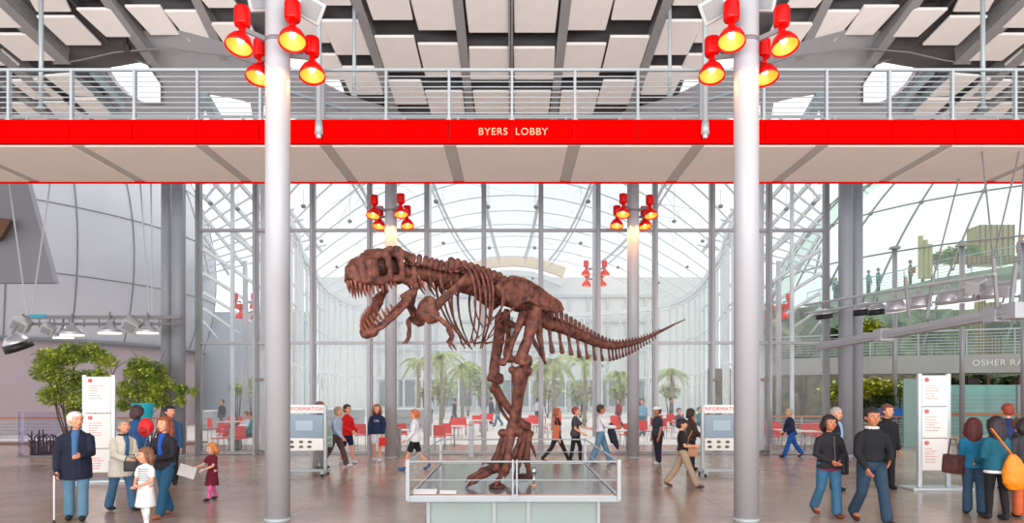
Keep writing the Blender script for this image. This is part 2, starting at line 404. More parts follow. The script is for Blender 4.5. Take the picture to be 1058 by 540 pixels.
# hanger rods
def rod(x, Y, ytop, ybot, r_, lab, clev=False):
    a = px(x, ybot, Y); zt_ = ceilZ(a.x, Y, .4)
    t = empty('hanger_rod', (a.x, Y, a.z), 0, lab, 'rod')
    bm = B(); cyl(bm, (0, 0, .05 if clev else 0), (0, 0, zt_-a.z), r_, n=12); build('shaft', bm, M_rail, t, True)
    if clev:
        bm = B(); cyl(bm, (0, 0, -.05), (0, 0, .2), r_*1.5, r_*1.25, 14); box(bm, (0, 0, -.06), (.09, .06, .14), None, .02); build('clevis', bm, M_rail, t, True)
    else:
        bm = B(); cyl(bm, (0, 0, -.02), (0, 0, .05), r_*1.6, n=12); build('end_cap', bm, M_rail, t, True)
rod(330, BY0-.13, 0, 136, .055, 'thick grey hanger rod ending on the red beam, left of the lettering', True)
rod(729, BY0-.13, 0, 136, .055, 'thick grey hanger rod ending on the red beam, right of the lettering', True)
rod(43, 15.5, 0, 112, .05, 'grey rod standing behind the railing at the far left')
rod(1016, 15.5, 0, 112, .05, 'grey rod standing behind the railing at the far right')
rod(366.5, 16.0, 0, 99, .045, 'slim grey rod behind the railing, left of the lettering')
rod(692.5, 16.0, 0, 99, .045, 'slim grey rod behind the railing, right of the lettering')

# ---------------------------------------------------------------- columns
def column(X, Y, r_, ztop, lab, group=None, collar=None):
    mc = mat('grey_double_column', (146, 150, 158), .42) if group == 'double columns' else M_col
    t = empty('column', (X, Y, 0), 0, lab, 'column', group)
    bm = B(); cyl(bm, (0, 0, .0), (0, 0, ztop), r_, n=40); build('shaft', bm, mc, t, True)
    bm = B(); cyl(bm, (0, 0, 0), (0, 0, .06), r_*1.04, n=40); build('base_ring', bm, M_rail, t, True)
    if collar:
        bm = B(); cyl(bm, (0, 0, collar-.03), (0, 0, collar+.03), r_*1.05, n=40); build('collar', bm, M_steel, t, True)
    return t
CXN = 3.70
for s, nm in ((-1, 'left'), (1, 'right')):
    column(s*CXN, 10.7, .19, 11.9, 'nearest white column on the %s, in front of the footbridge' % nm, 'near columns', 7.55)
    column(s*3.70, 20.7, .18, 10.6, 'farther white column %s of the skeleton, by the glass wall' % nm, 'far columns', 7.55)
    for px_, pos in ((880-6.5+.5, 'inner'), (885, 'outer')):
        Yc = 21.3 if pos == 'inner' else 21.75; X = s*((874 if pos == 'inner' else 885.5)-CX)*Yc/F
        column(X, Yc, .205 if pos == 'inner' else .185, 11.3, '%s shaft of the grey double column on the %s' % (pos, nm), 'double columns')

# ---------------------------------------------------------------- red spotlights
M_bulb = mat('lamp_glow', (255, 240, 205), .5, emit=(255, 225, 170), es=9)
M_refl = mat('lamp_reflector', (255, 150, 70), .35, .3, emit=(255, 120, 40), es=1.1)
def spotlight(colX, colY, z, dx, dy, tilt, label, power, scale=1.0, target=None):
    """red bell lamp on a bent arm from the column at height z"""
    cx_, cy_ = colX+dx, colY+dy
    t = empty('spotlight', (cx_, cy_, z), 0, label, 'spotlight', 'red spotlights on the columns')
    s = scale; ax = Euler((tilt, -.10*(1 if dx > 0 else -1), 0)).to_matrix().to_4x4()
    bm = B(); lathe(bm, [(.02, .02), (.112, .02), (.122, .05), (.122, .27), (.112, .30), (.02, .30)], 24, Matrix.Translation((0, 0, .1)) @ Matrix.Diagonal((s, s, s, 1)))
    build('housing', bm, M_redlamp, t, True)
    bm = B(); lathe(bm, [(.05, .14), (.055, .02), (.06, -.02)], 16, Matrix.Diagonal((s, s, s, 1))); build('neck', bm, M_redlamp, t, True)
    Mh = Matrix.Diagonal((s, s, s, 1)) @ ax
    bm = B(); lathe(bm, [(.05, 0), (.085, -.02), (.15, -.09), (.195, -.18), (.21, -.27), (.2, -.27), (.185, -.18), (.14, -.1), (.08, -.035), (.02, -.03)], 28, Mh)
    build('shade', bm, M_redlamp, t, True)
    bm = B(); lathe(bm, [(.012, -.05), (.08, -.05), (.135, -.11), (.178, -.185), (.19, -.24)], 24, Mh); 
    bmesh.ops.delete(bm, geom=[f for f in bm.faces if len(f.verts) > 4], context='FACES_ONLY'); build('reflector', bm, M_refl, t, True)
    bm = B(); ell(bm, Mh @ Vector((0, 0, -.12)), (.055*s, .055*s, .06*s)); build('bulb', bm, M_bulb, t, True)
    # arm back to the column surface
    d = Vector((-dx, -dy, 0)); L = d.length; e = d*(1-.17/L)
    bm = B(); bar(bm, (0, 0, .08), e+Vector((0, 0, 0)), .035*s, .07*s); tube(bm, [(0, 0, .09), (0, 0, .02)], .03, 8); build('arm', bm, M_steel, t)
    if power:
        l = bpy.data.lights.new('lamp', 'SPOT'); l.energy = power; l.spot_size = math.radians(95); l.spot_blend = .5; l.color = (1, .45, .16); l.shadow_soft_size = .05
        lo = bpy.data.objects.new('lamp', l); COL.objects.link(lo); lo.parent = t; lo.location = Mh @ Vector((0, 0, -.26))
        tgt = Vector((colX, colY, z-1.9))-Vector((cx_, cy_, z-.26)); lo.rotation_euler = tgt.to_track_quat('-Z', 'Y').to_euler()
    return t
def cluster(X, Y, z, side, where, power, scale=1.0):
    # the photo shows four heads round each column: two in front, two behind and lower
    i = -1 if side == 'left' else 1         # outer direction
    k = scale
    spotlight(X+0, Y, z, i*.46*k, -.25*k, -.3, 'red bell spotlight on the %s, front head on its outer side' % where, power, k)
    spotlight(X, Y, z-.01, -i*.37*k, -.42*k, -.3, 'red bell spotlight on the %s, front head on its inner side' % where, power, k)
    spotlight(X, Y, z-.16, i*.42*k, .42*k, -.25, 'red bell spotlight on the %s, half hidden behind the shaft' % where, power, k)
    spotlight(X, Y, z-.16, -i*.44*k, .34*k, -.25, 'red bell spotlight on the %s, rear head on its inner side' % where, power, k)
cluster(-CXN, 10.7, 7.56, 'left', 'near left column', 22)
cluster(CXN, 10.7, 7.56, 'right', 'near right column', 22)
cluster(-3.7, 20.7, 7.56, 'left', 'far left column', 60)
cluster(3.7, 20.7, 7.56, 'right', 'far right column', 60)
# grey box floods clamped above the lamps
def boxflood(loc, rot, lab, s=1.0, group=None, hang=None):
    t = empty('box_floodlight', loc, 0, lab, 'floodlight', group)
    M_ = Euler(rot).to_matrix().to_4x4()
    bm = B(); box(bm, (0, 0, 0), (.42*s, .34*s, .34*s), rot, .03*s); build('housing', bm, mat('light_grey_plastic', (176, 176, 178), .5), t, False)
    bm = B(); c = M_ @ Vector((0, -.175*s, 0)); box(bm, c, (.3*s, .02, .24*s), rot, .005); build('front_grille', bm, mat('grille_grey', (140, 140, 142), .6), t)
    if hang is not None:
        bm = B(); tube(bm, [(0, 0, 0), hang], .025*s, 8); build('bracket', bm, M_steel, t)
boxflood(px(320, 9, 10.6), (.5, .3, .5), 'grey box floodlight beside the near left column, on its right', 1, 'box floodlights', Vector((-.42, .1, .1)))
boxflood(px(739, 9, 10.6), (.5, -.3, -.5), 'grey box floodlight beside the near right column, on its left', 1, 'box floodlights', Vector((.42, .1, .1)))
boxflood(px(268, 3, 11.0), (.4, -.2, .3), 'pale box floodlight behind the near left column, at the top edge', .8, 'box floodlights', Vector((.25, -.2, .1)))
boxflood(px(791, 3, 11.0), (.4, .2, -.3), 'pale box floodlight behind the near right column, at the top edge', .8, 'box floodlights', Vector((-.25, -.2, .1)))

# ---------------------------------------------------------------- glass wall
GY = 22.0
mulX = [206+58.9*i for i in range(12)]
zTop = 9.5
for i, x in enumerate(mulX):
    X = (x-CX)*GY/F; bm = B(); box(bm, (X, GY, zTop/2), (.15, .22, zTop)); box(bm, (X, GY-.13, zTop/2), (.07, .06, zTop))
    struct('trim_%d' % nb, bm, M_alu, label='mullion of the glass wall'); nb += 1
for z in (7.27, 3.62, zTop-.05, .06):
    bm = B(); x0, x1 = (mulX[0]-CX)*GY/F, (mulX[-1]-CX)*GY/F; box(bm, (0, GY, z), (x1-x0, .14, .09)); struct('trim_%d' % nb, bm, M_alu, label='transom of the glass wall'); nb += 1
for i in range(11):
    X0, X1 = (mulX[i]-CX)*GY/F+.08, (mulX[i+1]-CX)*GY/F-.08
    for j, (z0, z1) in enumerate(((.11, 3.57), (3.67, 7.22), (7.32, zTop-.1))):
        bm = B(); box(bm, ((X0+X1)/2, GY+.02, (z0+z1)/2), (X1-X0, .02, z1-z0)); struct('window_%d' % (i*3+j+1), bm, M_glass)
for x in (239.5, 272, 789, 820):
    X = (x-CX)*(GY+.4)/F; bm = B(); box(bm, (X, GY+.5, zTop/2), (.1, .12, zTop)); struct('trim_%d' % nb, bm, M_white, label='pale post just behind the glass wall'); nb += 1
for x in (742, 791, 268):
    for y in (392, 466):
        p = px(x, y, GY-.18); t = build('door_closer', box(B(), (0, 0, 0), (.26, .06, .09), None, .01), mat('bronze', (110, 96, 88), .4, .5), loc=p)
        tag(t, 'bronze %s on the glass door %s' % ('pivot hinge at the foot' if y > 450 else 'closer at the head', {742: 'left of the near right column', 791: 'right of the near right column', 268: 'left of the near left column'}[x]), 'door hardware')
# ---------------------------------------------------------------- display platform
PZ = .54; PY0, PY1 = 9.75, 14.2; PWX = 1.515; PXC = .02
M_rail2 = mat('pale_rail', (166, 172, 176), .35, .2)
pl = empty('display_platform', (PXC, (PY0+PY1)/2, 0), 0, 'low display platform with glass skirt and pale rails under the skeleton', 'platform')
PD = PY1-PY0
def pp(x, y, z): return Vector((x, y-(PY0+PY1)/2, z))
bm = B(); box(bm, pp(0, (PY0+PY1)/2, PZ-.03), (2*PWX-.08, PD-.08, .06), None, .01); build('deck', bm, mat('platform_top', (122, 124, 130), .12, 0, .06, 1, spec=.9), pl)
bm = B()
for y in (PY0, PY1): box(bm, pp(0, y, PZ-.035), (2*PWX, .05, .09), None, .008)
for x in (-PWX, PWX): box(bm, pp(x, (PY0+PY1)/2, PZ-.035), (.05, PD, .09), None, .008)
build('rim', bm, M_rail2, pl)
bm = B(); box(bm, pp(0, PY0+.035, PZ+.012), (2*PWX-.1, .02, .012)); build('copper_edge', bm, mat('copper_edge', (205, 150, 120), .5), pl)
M_skirt = mat('green_glass_skirt', (150, 164, 162), .25, 0, .04, 2)
ins = .27
for a, b in ((-PWX+ins, -.28), (-.28, .22), (.22, PWX-ins)):
    bm = B(); box(bm, pp((a+b)/2, PY0+.2, (PZ-.06)/2), (b-a-.02, .03, PZ-.08)); build('skirt_panel', bm, M_skirt, pl)
bm = B(); box(bm, pp(0, PY1-.2, (PZ-.06)/2), (2*(PWX-ins), .03, PZ-.08)); build('skirt_panel', bm, M_skirt, pl)
for s in (-1, 1):
    bm = B(); box(bm, pp(s*(PWX-ins), (PY0+PY1)/2, (PZ-.06)/2), (.03, PD-.43, PZ-.08)); build('skirt_panel', bm, M_skirt, pl)
for x in (-PWX+ins, -.28, .22, PWX-ins):
    bm = B(); box(bm, pp(x, PY0+.18, (PZ-.08)/2), (.05, .05, PZ-.09)); build('skirt_post', bm, M_rail2, pl)
for x in (-PWX, .02, PWX):
    for y in (PY0-.02, PY1+.02):
        bm = B()
        if x == .02 and y < PY1: box(bm, pp(x-.03, y, PZ+.24), (.022, .06, .58)); box(bm, pp(x+.03, y, PZ+.24), (.022, .06, .58)); box(bm, pp(x, y, PZ), (.09, .05, .06))
        else: box(bm, pp(x, y, PZ+.24), (.05, .06, .58))
        build('railing_post', bm, M_rail2, pl)
for z in (PZ+.5, PZ+.235):
    r_ = .015 if z > PZ+.4 else .009
    for p, q in (((-PWX, PY0-.02), (PWX, PY0-.02)), ((-PWX, PY1+.02), (PWX, PY1+.02)), ((-PWX, PY0-.02), (-PWX, PY1+.02)), ((PWX, PY0-.02), (PWX, PY1+.02))):
        bm = B(); tube(bm, [pp(*p, z), pp(*q, z)], r_, 8); build('rail', bm, M_rail2, pl)
c = fl(445, 512.2, PZ+.03)
o = build('caption_card', box(B(), (0, 0, 0), (.34, .16, .012), (.25, 0, 0), .003), mat('card_white', (236, 236, 238), .6), loc=(c.x-.12, PY0+.2, PZ+.04)); tag(o, 'white caption card lying on the left front of the platform', 'caption')
o = build('caption_card', box(B(), (0, 0, 0), (.24, .1, .012), (.25, 0, 0), .003), mat('card_white', (236, 236, 238), .6), loc=(c.x+.22, PY0+.18, PZ+.036)); tag(o, 'narrower caption card right of the first on the platform', 'caption')
# small uplight next to the foot
c = fl(552, 502, PZ); t = empty('uplight', c, 0, 'small steel spotlight standing on the platform beside the feet', 'lamp')
build('stem', cyl(B(), (0, 0, .0), (0, 0, .2), .02), M_chrome, t, True); build('base', cyl(B(), (0, 0, 0), (0, 0, .03), .05), mat('copper_edge', (205, 150, 120), .5), t, True)
build('head', lathe(B(), [(.02, 0), (.045, .02), (.05, .12), (.04, .12), (.02, .03)], 16, Matrix.Translation((0, 0, .18))), M_chrome, t, True)
# ---------------------------------------------------------------- tyrannosaur skeleton
def bone_mat(name, c1, c2):
    m = mat(name, c1, .62, 0, .0, 9, .8, col2=c2, spec=.35); return m
M_bone = bone_mat('fossil_bone', (54, 29, 25), (124, 72, 58))
M_boned = bone_mat('fossil_bone_dark', (52, 30, 27), (88, 52, 44))
M_tooth = mat('fossil_tooth', (122, 66, 50), .45, 0, .15, 12)
dino = empty('dinosaur_skeleton', (.2, 11.3, PZ), 0, 'reddish brown tyrannosaur skeleton with open jaws mounted on the platform', 'skeleton')
OFF = Vector((.2, 11.3, PZ))
def W_(p): return Vector(p)-OFF
U = Vector((-.707, -.707, 0)); Lt = Vector((.707, -.707, 0)); UP = Vector((0, 0, 1))
def q3(x, y, Y): return W_(px(x, y, Y))
def bbuild(name, bm, m=M_bone): return build(name, bm, m, dino, True)
# --- skull
hU = Vector((-.50, -.866, 0)).normalized(); hL = Vector((.866, -.50, 0)).normalized(); hW = (UP+hU*.12).normalized(); hU2 = (hU-UP*.12).normalized()
HO = px(414, 290, 9.8)
def hk(a, b, c): return HO + hU2*(a*.93) + hL*b*.92 + hW*c - OFF
bm = B()
def hw(a): return .30 if a < .1 else .30-.13*min(1, (a-.1)/.75)
for s in (-1, 1):
    T = lambda pts, r, flat=1.0, n=10: tube(bm, [hk(a, s*b, c) for a, b, c in pts], r, n, flat=flat)
    T([(1.1, .03, .03), (1.05, .1, .0), (.9, .16, -.03), (.7, .2, -.03), (.5, .23, .02), (.28, .27, .0), (.06, .3, -.06)], [.045, .055, .06, .06, .055, .05, .05])
    T([(1.08, .05, .12), (.98, .08, .2), (.82, .1, .26), (.64, .13, .31), (.48, .17, .36), (.3, .2, .37), (.1, .22, .34)], [.05, .055, .055, .055, .065, .06, .06])
    T([(1.08, .07, .02), (1.07, .06, .14)], .05)
    T([(.97, .13, .0), (.96, .11, .16)], .055); T([(.86, .15, .0), (.84, .13, .22)], .06)
    T([(.76, .17, .0), (.75, .15, .24)], .055); T([(.81, .16, .02), (.8, .13, .2)], .07)
    T([(.5, .2, .34), (.5, .23, .14), (.53, .24, .0)], [.055, .045, .05])
    T([(.3, .24, .34), (.27, .28, .16), (.3, .28, .0)], [.06, .045, .05])
    T([(.3, .25, .34), (.12, .28, .32), (.02, .3, .2), (.06, .31, .04), (.02, .31, -.12)], [.055, .05, .05, .05, .055])
    ell(bm, hk(.44, s*.2, .40), (.08, .07, .05)); ell(bm, hk(.3, s*.22, .41), (.07, .06, .05)); ell(bm, hk(.62, s*.13, .35), (.06, .05, .04)); ell(bm, hk(.8, s*.1, .3), (.05, .04, .03))
tube(bm, [hk(1.05, 0, .13), hk(.82, 0, .26), hk(.5, 0, .36), hk(.25, 0, .38), hk(.02, 0, .40)], [.06, .1, .13, .13, .12], 12, flat=.5)
tube(bm, [hk(.3, 0, .38), hk(.02, -.26, .36)], .06); tube(bm, [hk(.02, -.3, .3), hk(.0, 0, .44), hk(.02, .3, .3)], [.05, .07, .05])
tube(bm, [hk(.02, -.3, .05), hk(-.02, 0, .12), hk(.02, .3, .05)], .07)
ell(bm, hk(.12, 0, .2), (.16, .16, .15))
skull = blob('skull', bm, M_bone, dino, .016, 2, .05, .09)
bm = B(); tube(bm, [hk(.1, 0, .16), hk(.45, 0, .2), hk(.8, 0, .12), hk(1.0, 0, .09)], [.17, .17, .1, .06], 12); tube(bm, [hk(.15, 0, .0), hk(.7, 0, .02), hk(.95, 0, .03)], [.16, .13, .07], 12, flat=.4)
core = build('dark_palate_core', bm, M_boned, dino, True)  # palate and added inner core, coloured dark so the skull openings look shaded
def tooth(base, tip, r, par):
    d = (tip-base); bend = base+d*.6+hU*r*.3
    bm = B(); tube(bm, [base-d*.15, base, bend, tip], [r, r, r*.62, r*.12], 8, cap=False); build('tooth', bm, M_tooth, dino, True)
for s in (-1, 1):
    for i, a in enumerate((1.12, 1.09, 1.03, .95, .88, .8, .72, .64, .56, .48, .4)):
        b = .02+.05*i if i < 2 else .1+.11*(1.03-a)/.6
        L_ = (.09, .12, .15, .21, .23, .2, .2, .17, .14, .11, .08)[i]
        p = hk(a, s*b, -.03); tooth(p, p-UP*L_-hU*.03+hL*s*.01, .03 if i > 1 else .022, skull)
for s in (-1, 1):  # dark lumps paint the shade of the nostril and snout openings
    build('nostril', ell(B(), hk(.98, s*.115, .12), (.045, .03, .035), None, 10, 8), mat('hollow_shade', (30, 18, 16), .9), skull, True)
    build('snout_opening', ell(B(), hk(.68, s*.185, .14), (.05, .035, .045), None, 10, 8), mat('hollow_shade', (30, 18, 16), .9), skull, True)
# --- lower jaw: a U that drops open
jU = (hU*.72-UP*.69).normalized(); jW = (UP*.72+hU*.69).normalized(); JO = HO+hU2*.02+hW*(-.13)
def jk(a, b, c): return JO + jU*a + hL*b + jW*c - OFF
bm = B()
for s in (-1, 1):
    tube(bm, [jk(-.02, s*.29, 0), jk(.15, s*.28, .0), jk(.35, s*.25, -.02), jk(.6, s*.19, -.03), jk(.82, s*.13, -.03), jk(.97, s*.04, .0)], [.05, .085, .1, .085, .075, .06], 12, flat=.55)
    tube(bm, [jk(.1, s*.28, .03), jk(.3, s*.26, .08)], [.04, .03]); 
tube(bm, [jk(.93, -.08, -.02), jk(.98, 0, -.01), jk(.93, .08, -.02)], .075, 10)
jaw = blob('lower_jaw', bm, M_bone, dino, .014, 2, .035, .09)
for s in (-1, 1):
    for i, a in enumerate((.97, .91, .85, .79, .73, .66, .59, .52)):
        p = jk(a, s*(.04+.165*(.97-a)/.45), .05); tooth(p, p+jW*(.1, .13, .14, .14, .13, .11, .09, .08)[i]-jU*.01, .024, jaw)
# --- vertebrae
def vertebra(P, T, k, sp, lat, name='vertebra', cent=1.0, sweep=0.0, dn=0.0):
    """k centrum radius, sp neural spine height, lat process length"""
    T = T.normalized(); S_ = T.cross(UP).normalized(); V = S_.cross(T).normalized()
    bm = B(); l = k*.85*cent
    tube(bm, [P-T*l, P-T*l*.8, P, P+T*l*.8, P+T*l], [k, k*1.02, k*.78, k*1.02, k], 12, cap=False)
    if sp > 0:
        a = P+V*k*.7; b = P+V*(k+sp)-T*sweep
        tube(bm, [a, (a+b)/2, b], [k*.55, k*.42, k*.5], 8, flat=.5, up=S_); ell(bm, b, (k*.3, k*.3, k*.28), seg=8, rings=6)
    if lat > 0:
        for s in (-1, 1):
            tube(bm, [P+V*k*.6, P+V*k*.95+S_*s*lat*.6, P+V*k*.75+S_*s*lat-T*.03], [k*.45, k*.33, k*.28], 8, flat=.6)
    if dn > 0:
        a = P-V*k*.7; b = P-V*(k+dn)+T*dn*.25
        tube(bm, [a, (a*.5+b*.5), b], [k*.35, max(.008, k*.22), max(.008, k*.3)], 6, flat=.6)
    return bbuild(name, bm)
def spline(pts, n):
    P = [Vector(p) for p in pts]; out = []
    for i in range(len(P)-1):
        p0, p1, p2, p3 = P[max(i-1, 0)], P[i], P[i+1], P[min(i+2, len(P)-1)]
        for j in range(20):
            t = j/20; out.append(.5*((2*p1)+(p2-p0)*t+(2*p0-5*p1+4*p2-p3)*t*t+(3*p1-p0-3*p2+p3)*t**3))
    out.append(P[-1])
    d = [0]
    for a, b in zip(out, out[1:]): d.append(d[-1]+(b-a).length)
    res = []
    for k in range(n):
        s = d[-1]*k/(n-1); i = max(j for j in range(len(d)) if d[j] <= s+1e-9); i = min(i, len(out)-2)
        u = (s-d[i])/max(1e-9, d[i+1]-d[i]); res.append(out[i].lerp(out[i+1], u))
    return res
neck = spline([q3(421, 281, 9.62), q3(434, 282, 9.78), q3(446, 285, 9.92), q3(460, 288, 10.1)], 8)
for i, p in enumerate(neck):
    T = (neck[min(i+1, 7)]-neck[max(i-1, 0)]); vertebra(p, T, .105, .12, .17, cent=.7, sweep=-.03)
    bm = B()
    for s in ((-1, 1) if i % 2 else ()):                          # cervical ribs
        a = p+Lt*s*.14-UP*.06; tube(bm, [a, a-UP*.1+(-U)*.03, a-UP*.2+(-U)*.12], [.03, .022, .01], 6)
        build('cervical_rib', bm, M_bone, dino, True); bm = B()
    bm.free()
dors = spline([q3(466, 290, 10.18), q3(480, 293, 10.34), q3(500, 299, 10.58), q3(518, 305, 10.82), q3(537, 311, 11.06)], 13)
for i, p in enumerate(dors):
    T = (dors[min(i+1, 12)]-dors[max(i-1, 0)]); vertebra(p, T, .15, .14-.03*(i > 8), .2, cent=.72)
# tail
tail = spline([q3(552, 320, 11.25), q3(563, 332, 11.45), q3(583, 339, 11.8), q3(600, 346.5, 12.15), q3(617, 353.5, 12.55), q3(633, 357, 12.95), q3(650, 355, 13.45), q3(667, 349.5, 14.0), q3(683, 342, 14.5), q3(697, 335, 15.0), q3(707, 330.5, 15.3)], 44)
for i, p in enumerate(tail[2:]):
    f = i/41; T = (tail[min(i+3, 43)]-tail[i+1]); k = .105*(1-f)**1.05+.014
    L_ = (tail[3]-tail[2]).length
    vertebra(p, T, k, (.16*(1-f*2.1) if f < .45 else .02) if f < .8 else 0, (.12*(1-f*1.6)) if f < .6 else 0, 'tail_vertebra', cent=L_*.47/k/.85, sweep=.05*(1-f))
    if 1 <= i < 31 and (i > 15 or i % 2):
        Vd = Vector((0, 0, -1)); h = (.34*(1-f*1.25)+.03); a = p-UP*k*.7+T.normalized()*L_*.5; b = a-UP*h+T.normalized()*h*.22
        bm = B(); tube(bm, [a, a.lerp(b, .5)-T.normalized()*.01, b], [.028*(1-f)+.008, .02*(1-f)+.006, .04*(1-f)+.008], 6, flat=.55); build('chevron', bm, M_bone, dino, True)
# --- ribs
RJ = random.Random(8)
for i in range(9):
    f = i/8; p = dors[i+(i > 4)+(i > 6)]
    for s in (-1, 1):
        Hh = (1.0-.0*f) * (.72+.28*math.sin(PI*min(1, f+.25))) * (1-.5*max(0, f-.55)/.45); Wd = .42*(1-.25*f)
        sw = -.38+.72*f+RJ.uniform(-.1, .1)
        sh = [(0, .05, .06), (.08, .5, .2), (.2, .9, .15), (.38, 1.1, -.12), (.58, 1.0, -.45), (.78, .74, -.72), (1, .3, -.98)]
        pts = [p+Lt*s*Wd*b+UP*c*Hh+U*sw*(t**1.5) for t, b, c in sh]
        bm = B(); tube(bm, spline(pts, 16), [.029-.016*j/15 for j in range(16)], 8, flat=.7); build('rib', bm, M_bone, dino, True)
for i in range(4):       # belly ribs
    c = dors[2+i*2]-UP*(.93-.05*i)-U*.05
    for s in (-1, 1):
        bm = B(); tube(bm, [c+U*.06, c+Lt*s*.14+UP*.04-U*.03, c+Lt*s*.26+UP*.16-U*.12], [.016, .013, .007], 6); build('belly_rib', bm, M_bone, dino, True)
# --- shoulder and arms
bm = B(); tube(bm, [q3(489, 286, 10.1), q3(478, 292, 10.0), q3(464, 304, 9.85), q3(452, 315, 9.75), q3(444, 320, 9.68)], [.12, .075, .065, .08, .12], 10, flat=.45, up=Lt)
ell(bm, q3(441, 318, 9.66), (.13, .09, .19), (0, .5, 0)); ell(bm, q3(446, 326, 9.66), (.13, .1, .12))
blob('shoulder_blade', bm, M_bone, dino, .014, 2, .02, .08)
bm = B(); tube(bm, [q3(430, 297, 10.3), q3(424, 315, 10.15), q3(431, 328, 10.05)], [.05, .09, .12], 10, flat=.5, up=Lt); ell(bm, q3(434, 331, 10.05), (.09, .06, .1)); ell(bm, q3(423, 312, 10.15), (.07, .05, .12))
blob('shoulder_blade', bm, M_bone, dino, .014, 2, .02, .08)
def limb(name, pts, rad, flat=1.0, ends=None, vox=.014, disp=.02):
    bm = B(); tube(bm, pts, rad, 12, flat=flat)
    for e, r in (ends or []): ell(bm, e, r if isinstance(r, tuple) else (r, r, r))
    return blob(name, bm, M_bone, dino, vox, 2, disp, .1)
limb('arm_bone', [q3(447, 325, 9.6), q3(456, 330, 9.58), q3(465, 338, 9.56)], [.05, .035, .045], vox=.012)
limb('forearm_bone', [q3(465, 339, 9.55), q3(469, 347, 9.5), q3(466, 353, 9.42)], [.035, .022, .03], vox=.01)
limb('forearm_bone', [q3(463, 340, 9.6), q3(466, 348, 9.56), q3(463, 353, 9.48)], [.03, .018, .025], vox=.01)
for d in (-1, 1):
    limb('claw', [q3(465, 353, 9.45), q3(467+2*d, 357, 9.4), q3(470+2*d, 362, 9.36)], [.022, .018, .006], vox=.008, disp=0)
limb('arm_bone', [q3(432, 333, 10.0), q3(424, 329, 9.95), q3(422.5, 332, 9.9)], [.05, .04, .04], vox=.012)
limb('forearm_bone', [q3(422.5, 333, 9.9), q3(423.5, 340, 9.88), q3(423, 347, 9.85)], [.04, .03, .035], vox=.01)
for d in (-1, 1):
    limb('claw', [q3(423, 348, 9.85), q3(421+d, 352, 9.82), q3(418+2*d, 355, 9.8)], [.026, .02, .007], vox=.008, disp=0)
# --- pelvis
hip = px(551, 321, 11.2)
def on_plane(x, y, off):
    d = Vector(((x-CX)/F, 1, (HY-y)/F)); P0 = hip+Lt*off; c0 = Vector((0, 0, CH))
    t = (P0-c0).dot(Lt)/d.dot(Lt); return c0+d*t
ilium = [(513, 295), (519, 290), (530, 287), (541, 288.5), (556, 297), (566, 304.5), (579, 314), (582, 320), (574, 322.5), (561, 319), (556, 315), (549, 311), (540, 313), (534, 318), (527, 312), (519, 306)]
for s in (1, -1):
    base = [on_plane(x, y, .27) for x, y in ilium]; shift = Vector() if s == 1 else -Lt*.5
    bm = B(); prism(bm, [p+shift-OFF for p in base], -Lt*.1)
    for k in range(1, 10): tube(bm, [base[k]+shift-OFF+UP*.01, base[(k+1)]+shift-OFF+UP*.01], .035, 6)
    blob('ilium', bm, M_bone, dino, .016, 4, .02, .12)
bm = B(); tube(bm, [q3(536, 312, 11.1), q3(552, 318, 11.3), q3(561, 329, 11.45)], [.16, .15, .12], 12)
blob('sacrum', bm, M_boned, dino, .016, 2, .03, .08)
limb('pubis', [q3(541, 325, 11.0), q3(532, 348, 10.85), q3(524, 370, 10.75)], [.08, .045, .05], ends=[(q3(520, 374, 10.72), (.07, .06, .07)), (q3(529, 371, 10.82), (.15, .06, .06))])
limb('pubis', [q3(524, 322, 11.5), q3(526, 345, 11.3), q3(524, 366, 11.1)], [.06, .045, .06])
limb('ischium', [q3(556, 325, 11.25), q3(558, 348, 11.35), q3(563, 373, 11.4)], [.07, .06, .025], flat=.6)
limb('ischium', [q3(546, 340, 11.4), q3(555, 358, 11.45), q3(564, 375, 11.45)], [.05, .035, .025])
limb('sacral_strut', [q3(524, 331, 11.4), q3(533, 337, 11.2), q3(541, 333, 11.0)], [.05, .05, .06])
# --- legs
limb('thigh_bone', [q3(553, 320, 11.0), q3(551, 332, 10.92), q3(546, 350, 10.83), q3(540, 366, 10.78), q3(541, 373, 10.76)], [.13, .115, .085, .1, .1],
     ends=[(q3(546, 373, 10.72), (.075, .09, .11)), (q3(535, 371, 10.8), (.07, .09, .08)), (q3(549, 315, 11.05), .11)])
limb('shin_bone', [q3(537, 386, 10.8), q3(536, 400, 10.83), q3(534, 420, 10.9), q3(530, 440, 10.98), q3(528, 449, 11.0)], [.13, .085, .075, .09, .1],
     ends=[(q3(545, 383, 10.72), (.085, .11, .09)), (q3(530, 382, 10.85), (.07, .08, .06)), (q3(520, 447, 11.0), (.09, .08, .07)), (q3(536, 446, 11.0), (.1, .08, .08))])
limb('calf_bone', [q3(544, 388, 10.9), q3(540, 412, 10.95), q3(536, 440, 11.0)], [.045, .025, .03], vox=.012)
limb('thigh_bone', [q3(518, 330, 11.8), q3(516, 350, 11.7), q3(512, 372, 11.6), q3(511, 390, 11.55)], [.11, .1, .09, .1],
     ends=[(q3(516, 391, 11.5), (.09, .09, .1)), (q3(507, 390, 11.55), (.06, .08, .07)), (q3(520, 329, 11.7), .12)])
limb('shin_bone', [q3(513, 402, 11.6), q3(520, 413, 11.65), q3(531, 429, 11.75), q3(541, 439, 11.85)], [.09, .07, .07, .09],
     ends=[(q3(510, 402, 11.55), (.06, .09, .07)), (q3(543, 440, 11.85), (.12, .09, .09)), (q3(512, 396, 11.6), .06)])
limb('calf_bone', [q3(512, 407, 11.7), q3(519, 424, 11.75), q3(530, 440, 11.85)], [.035, .03, .03], vox=.012)
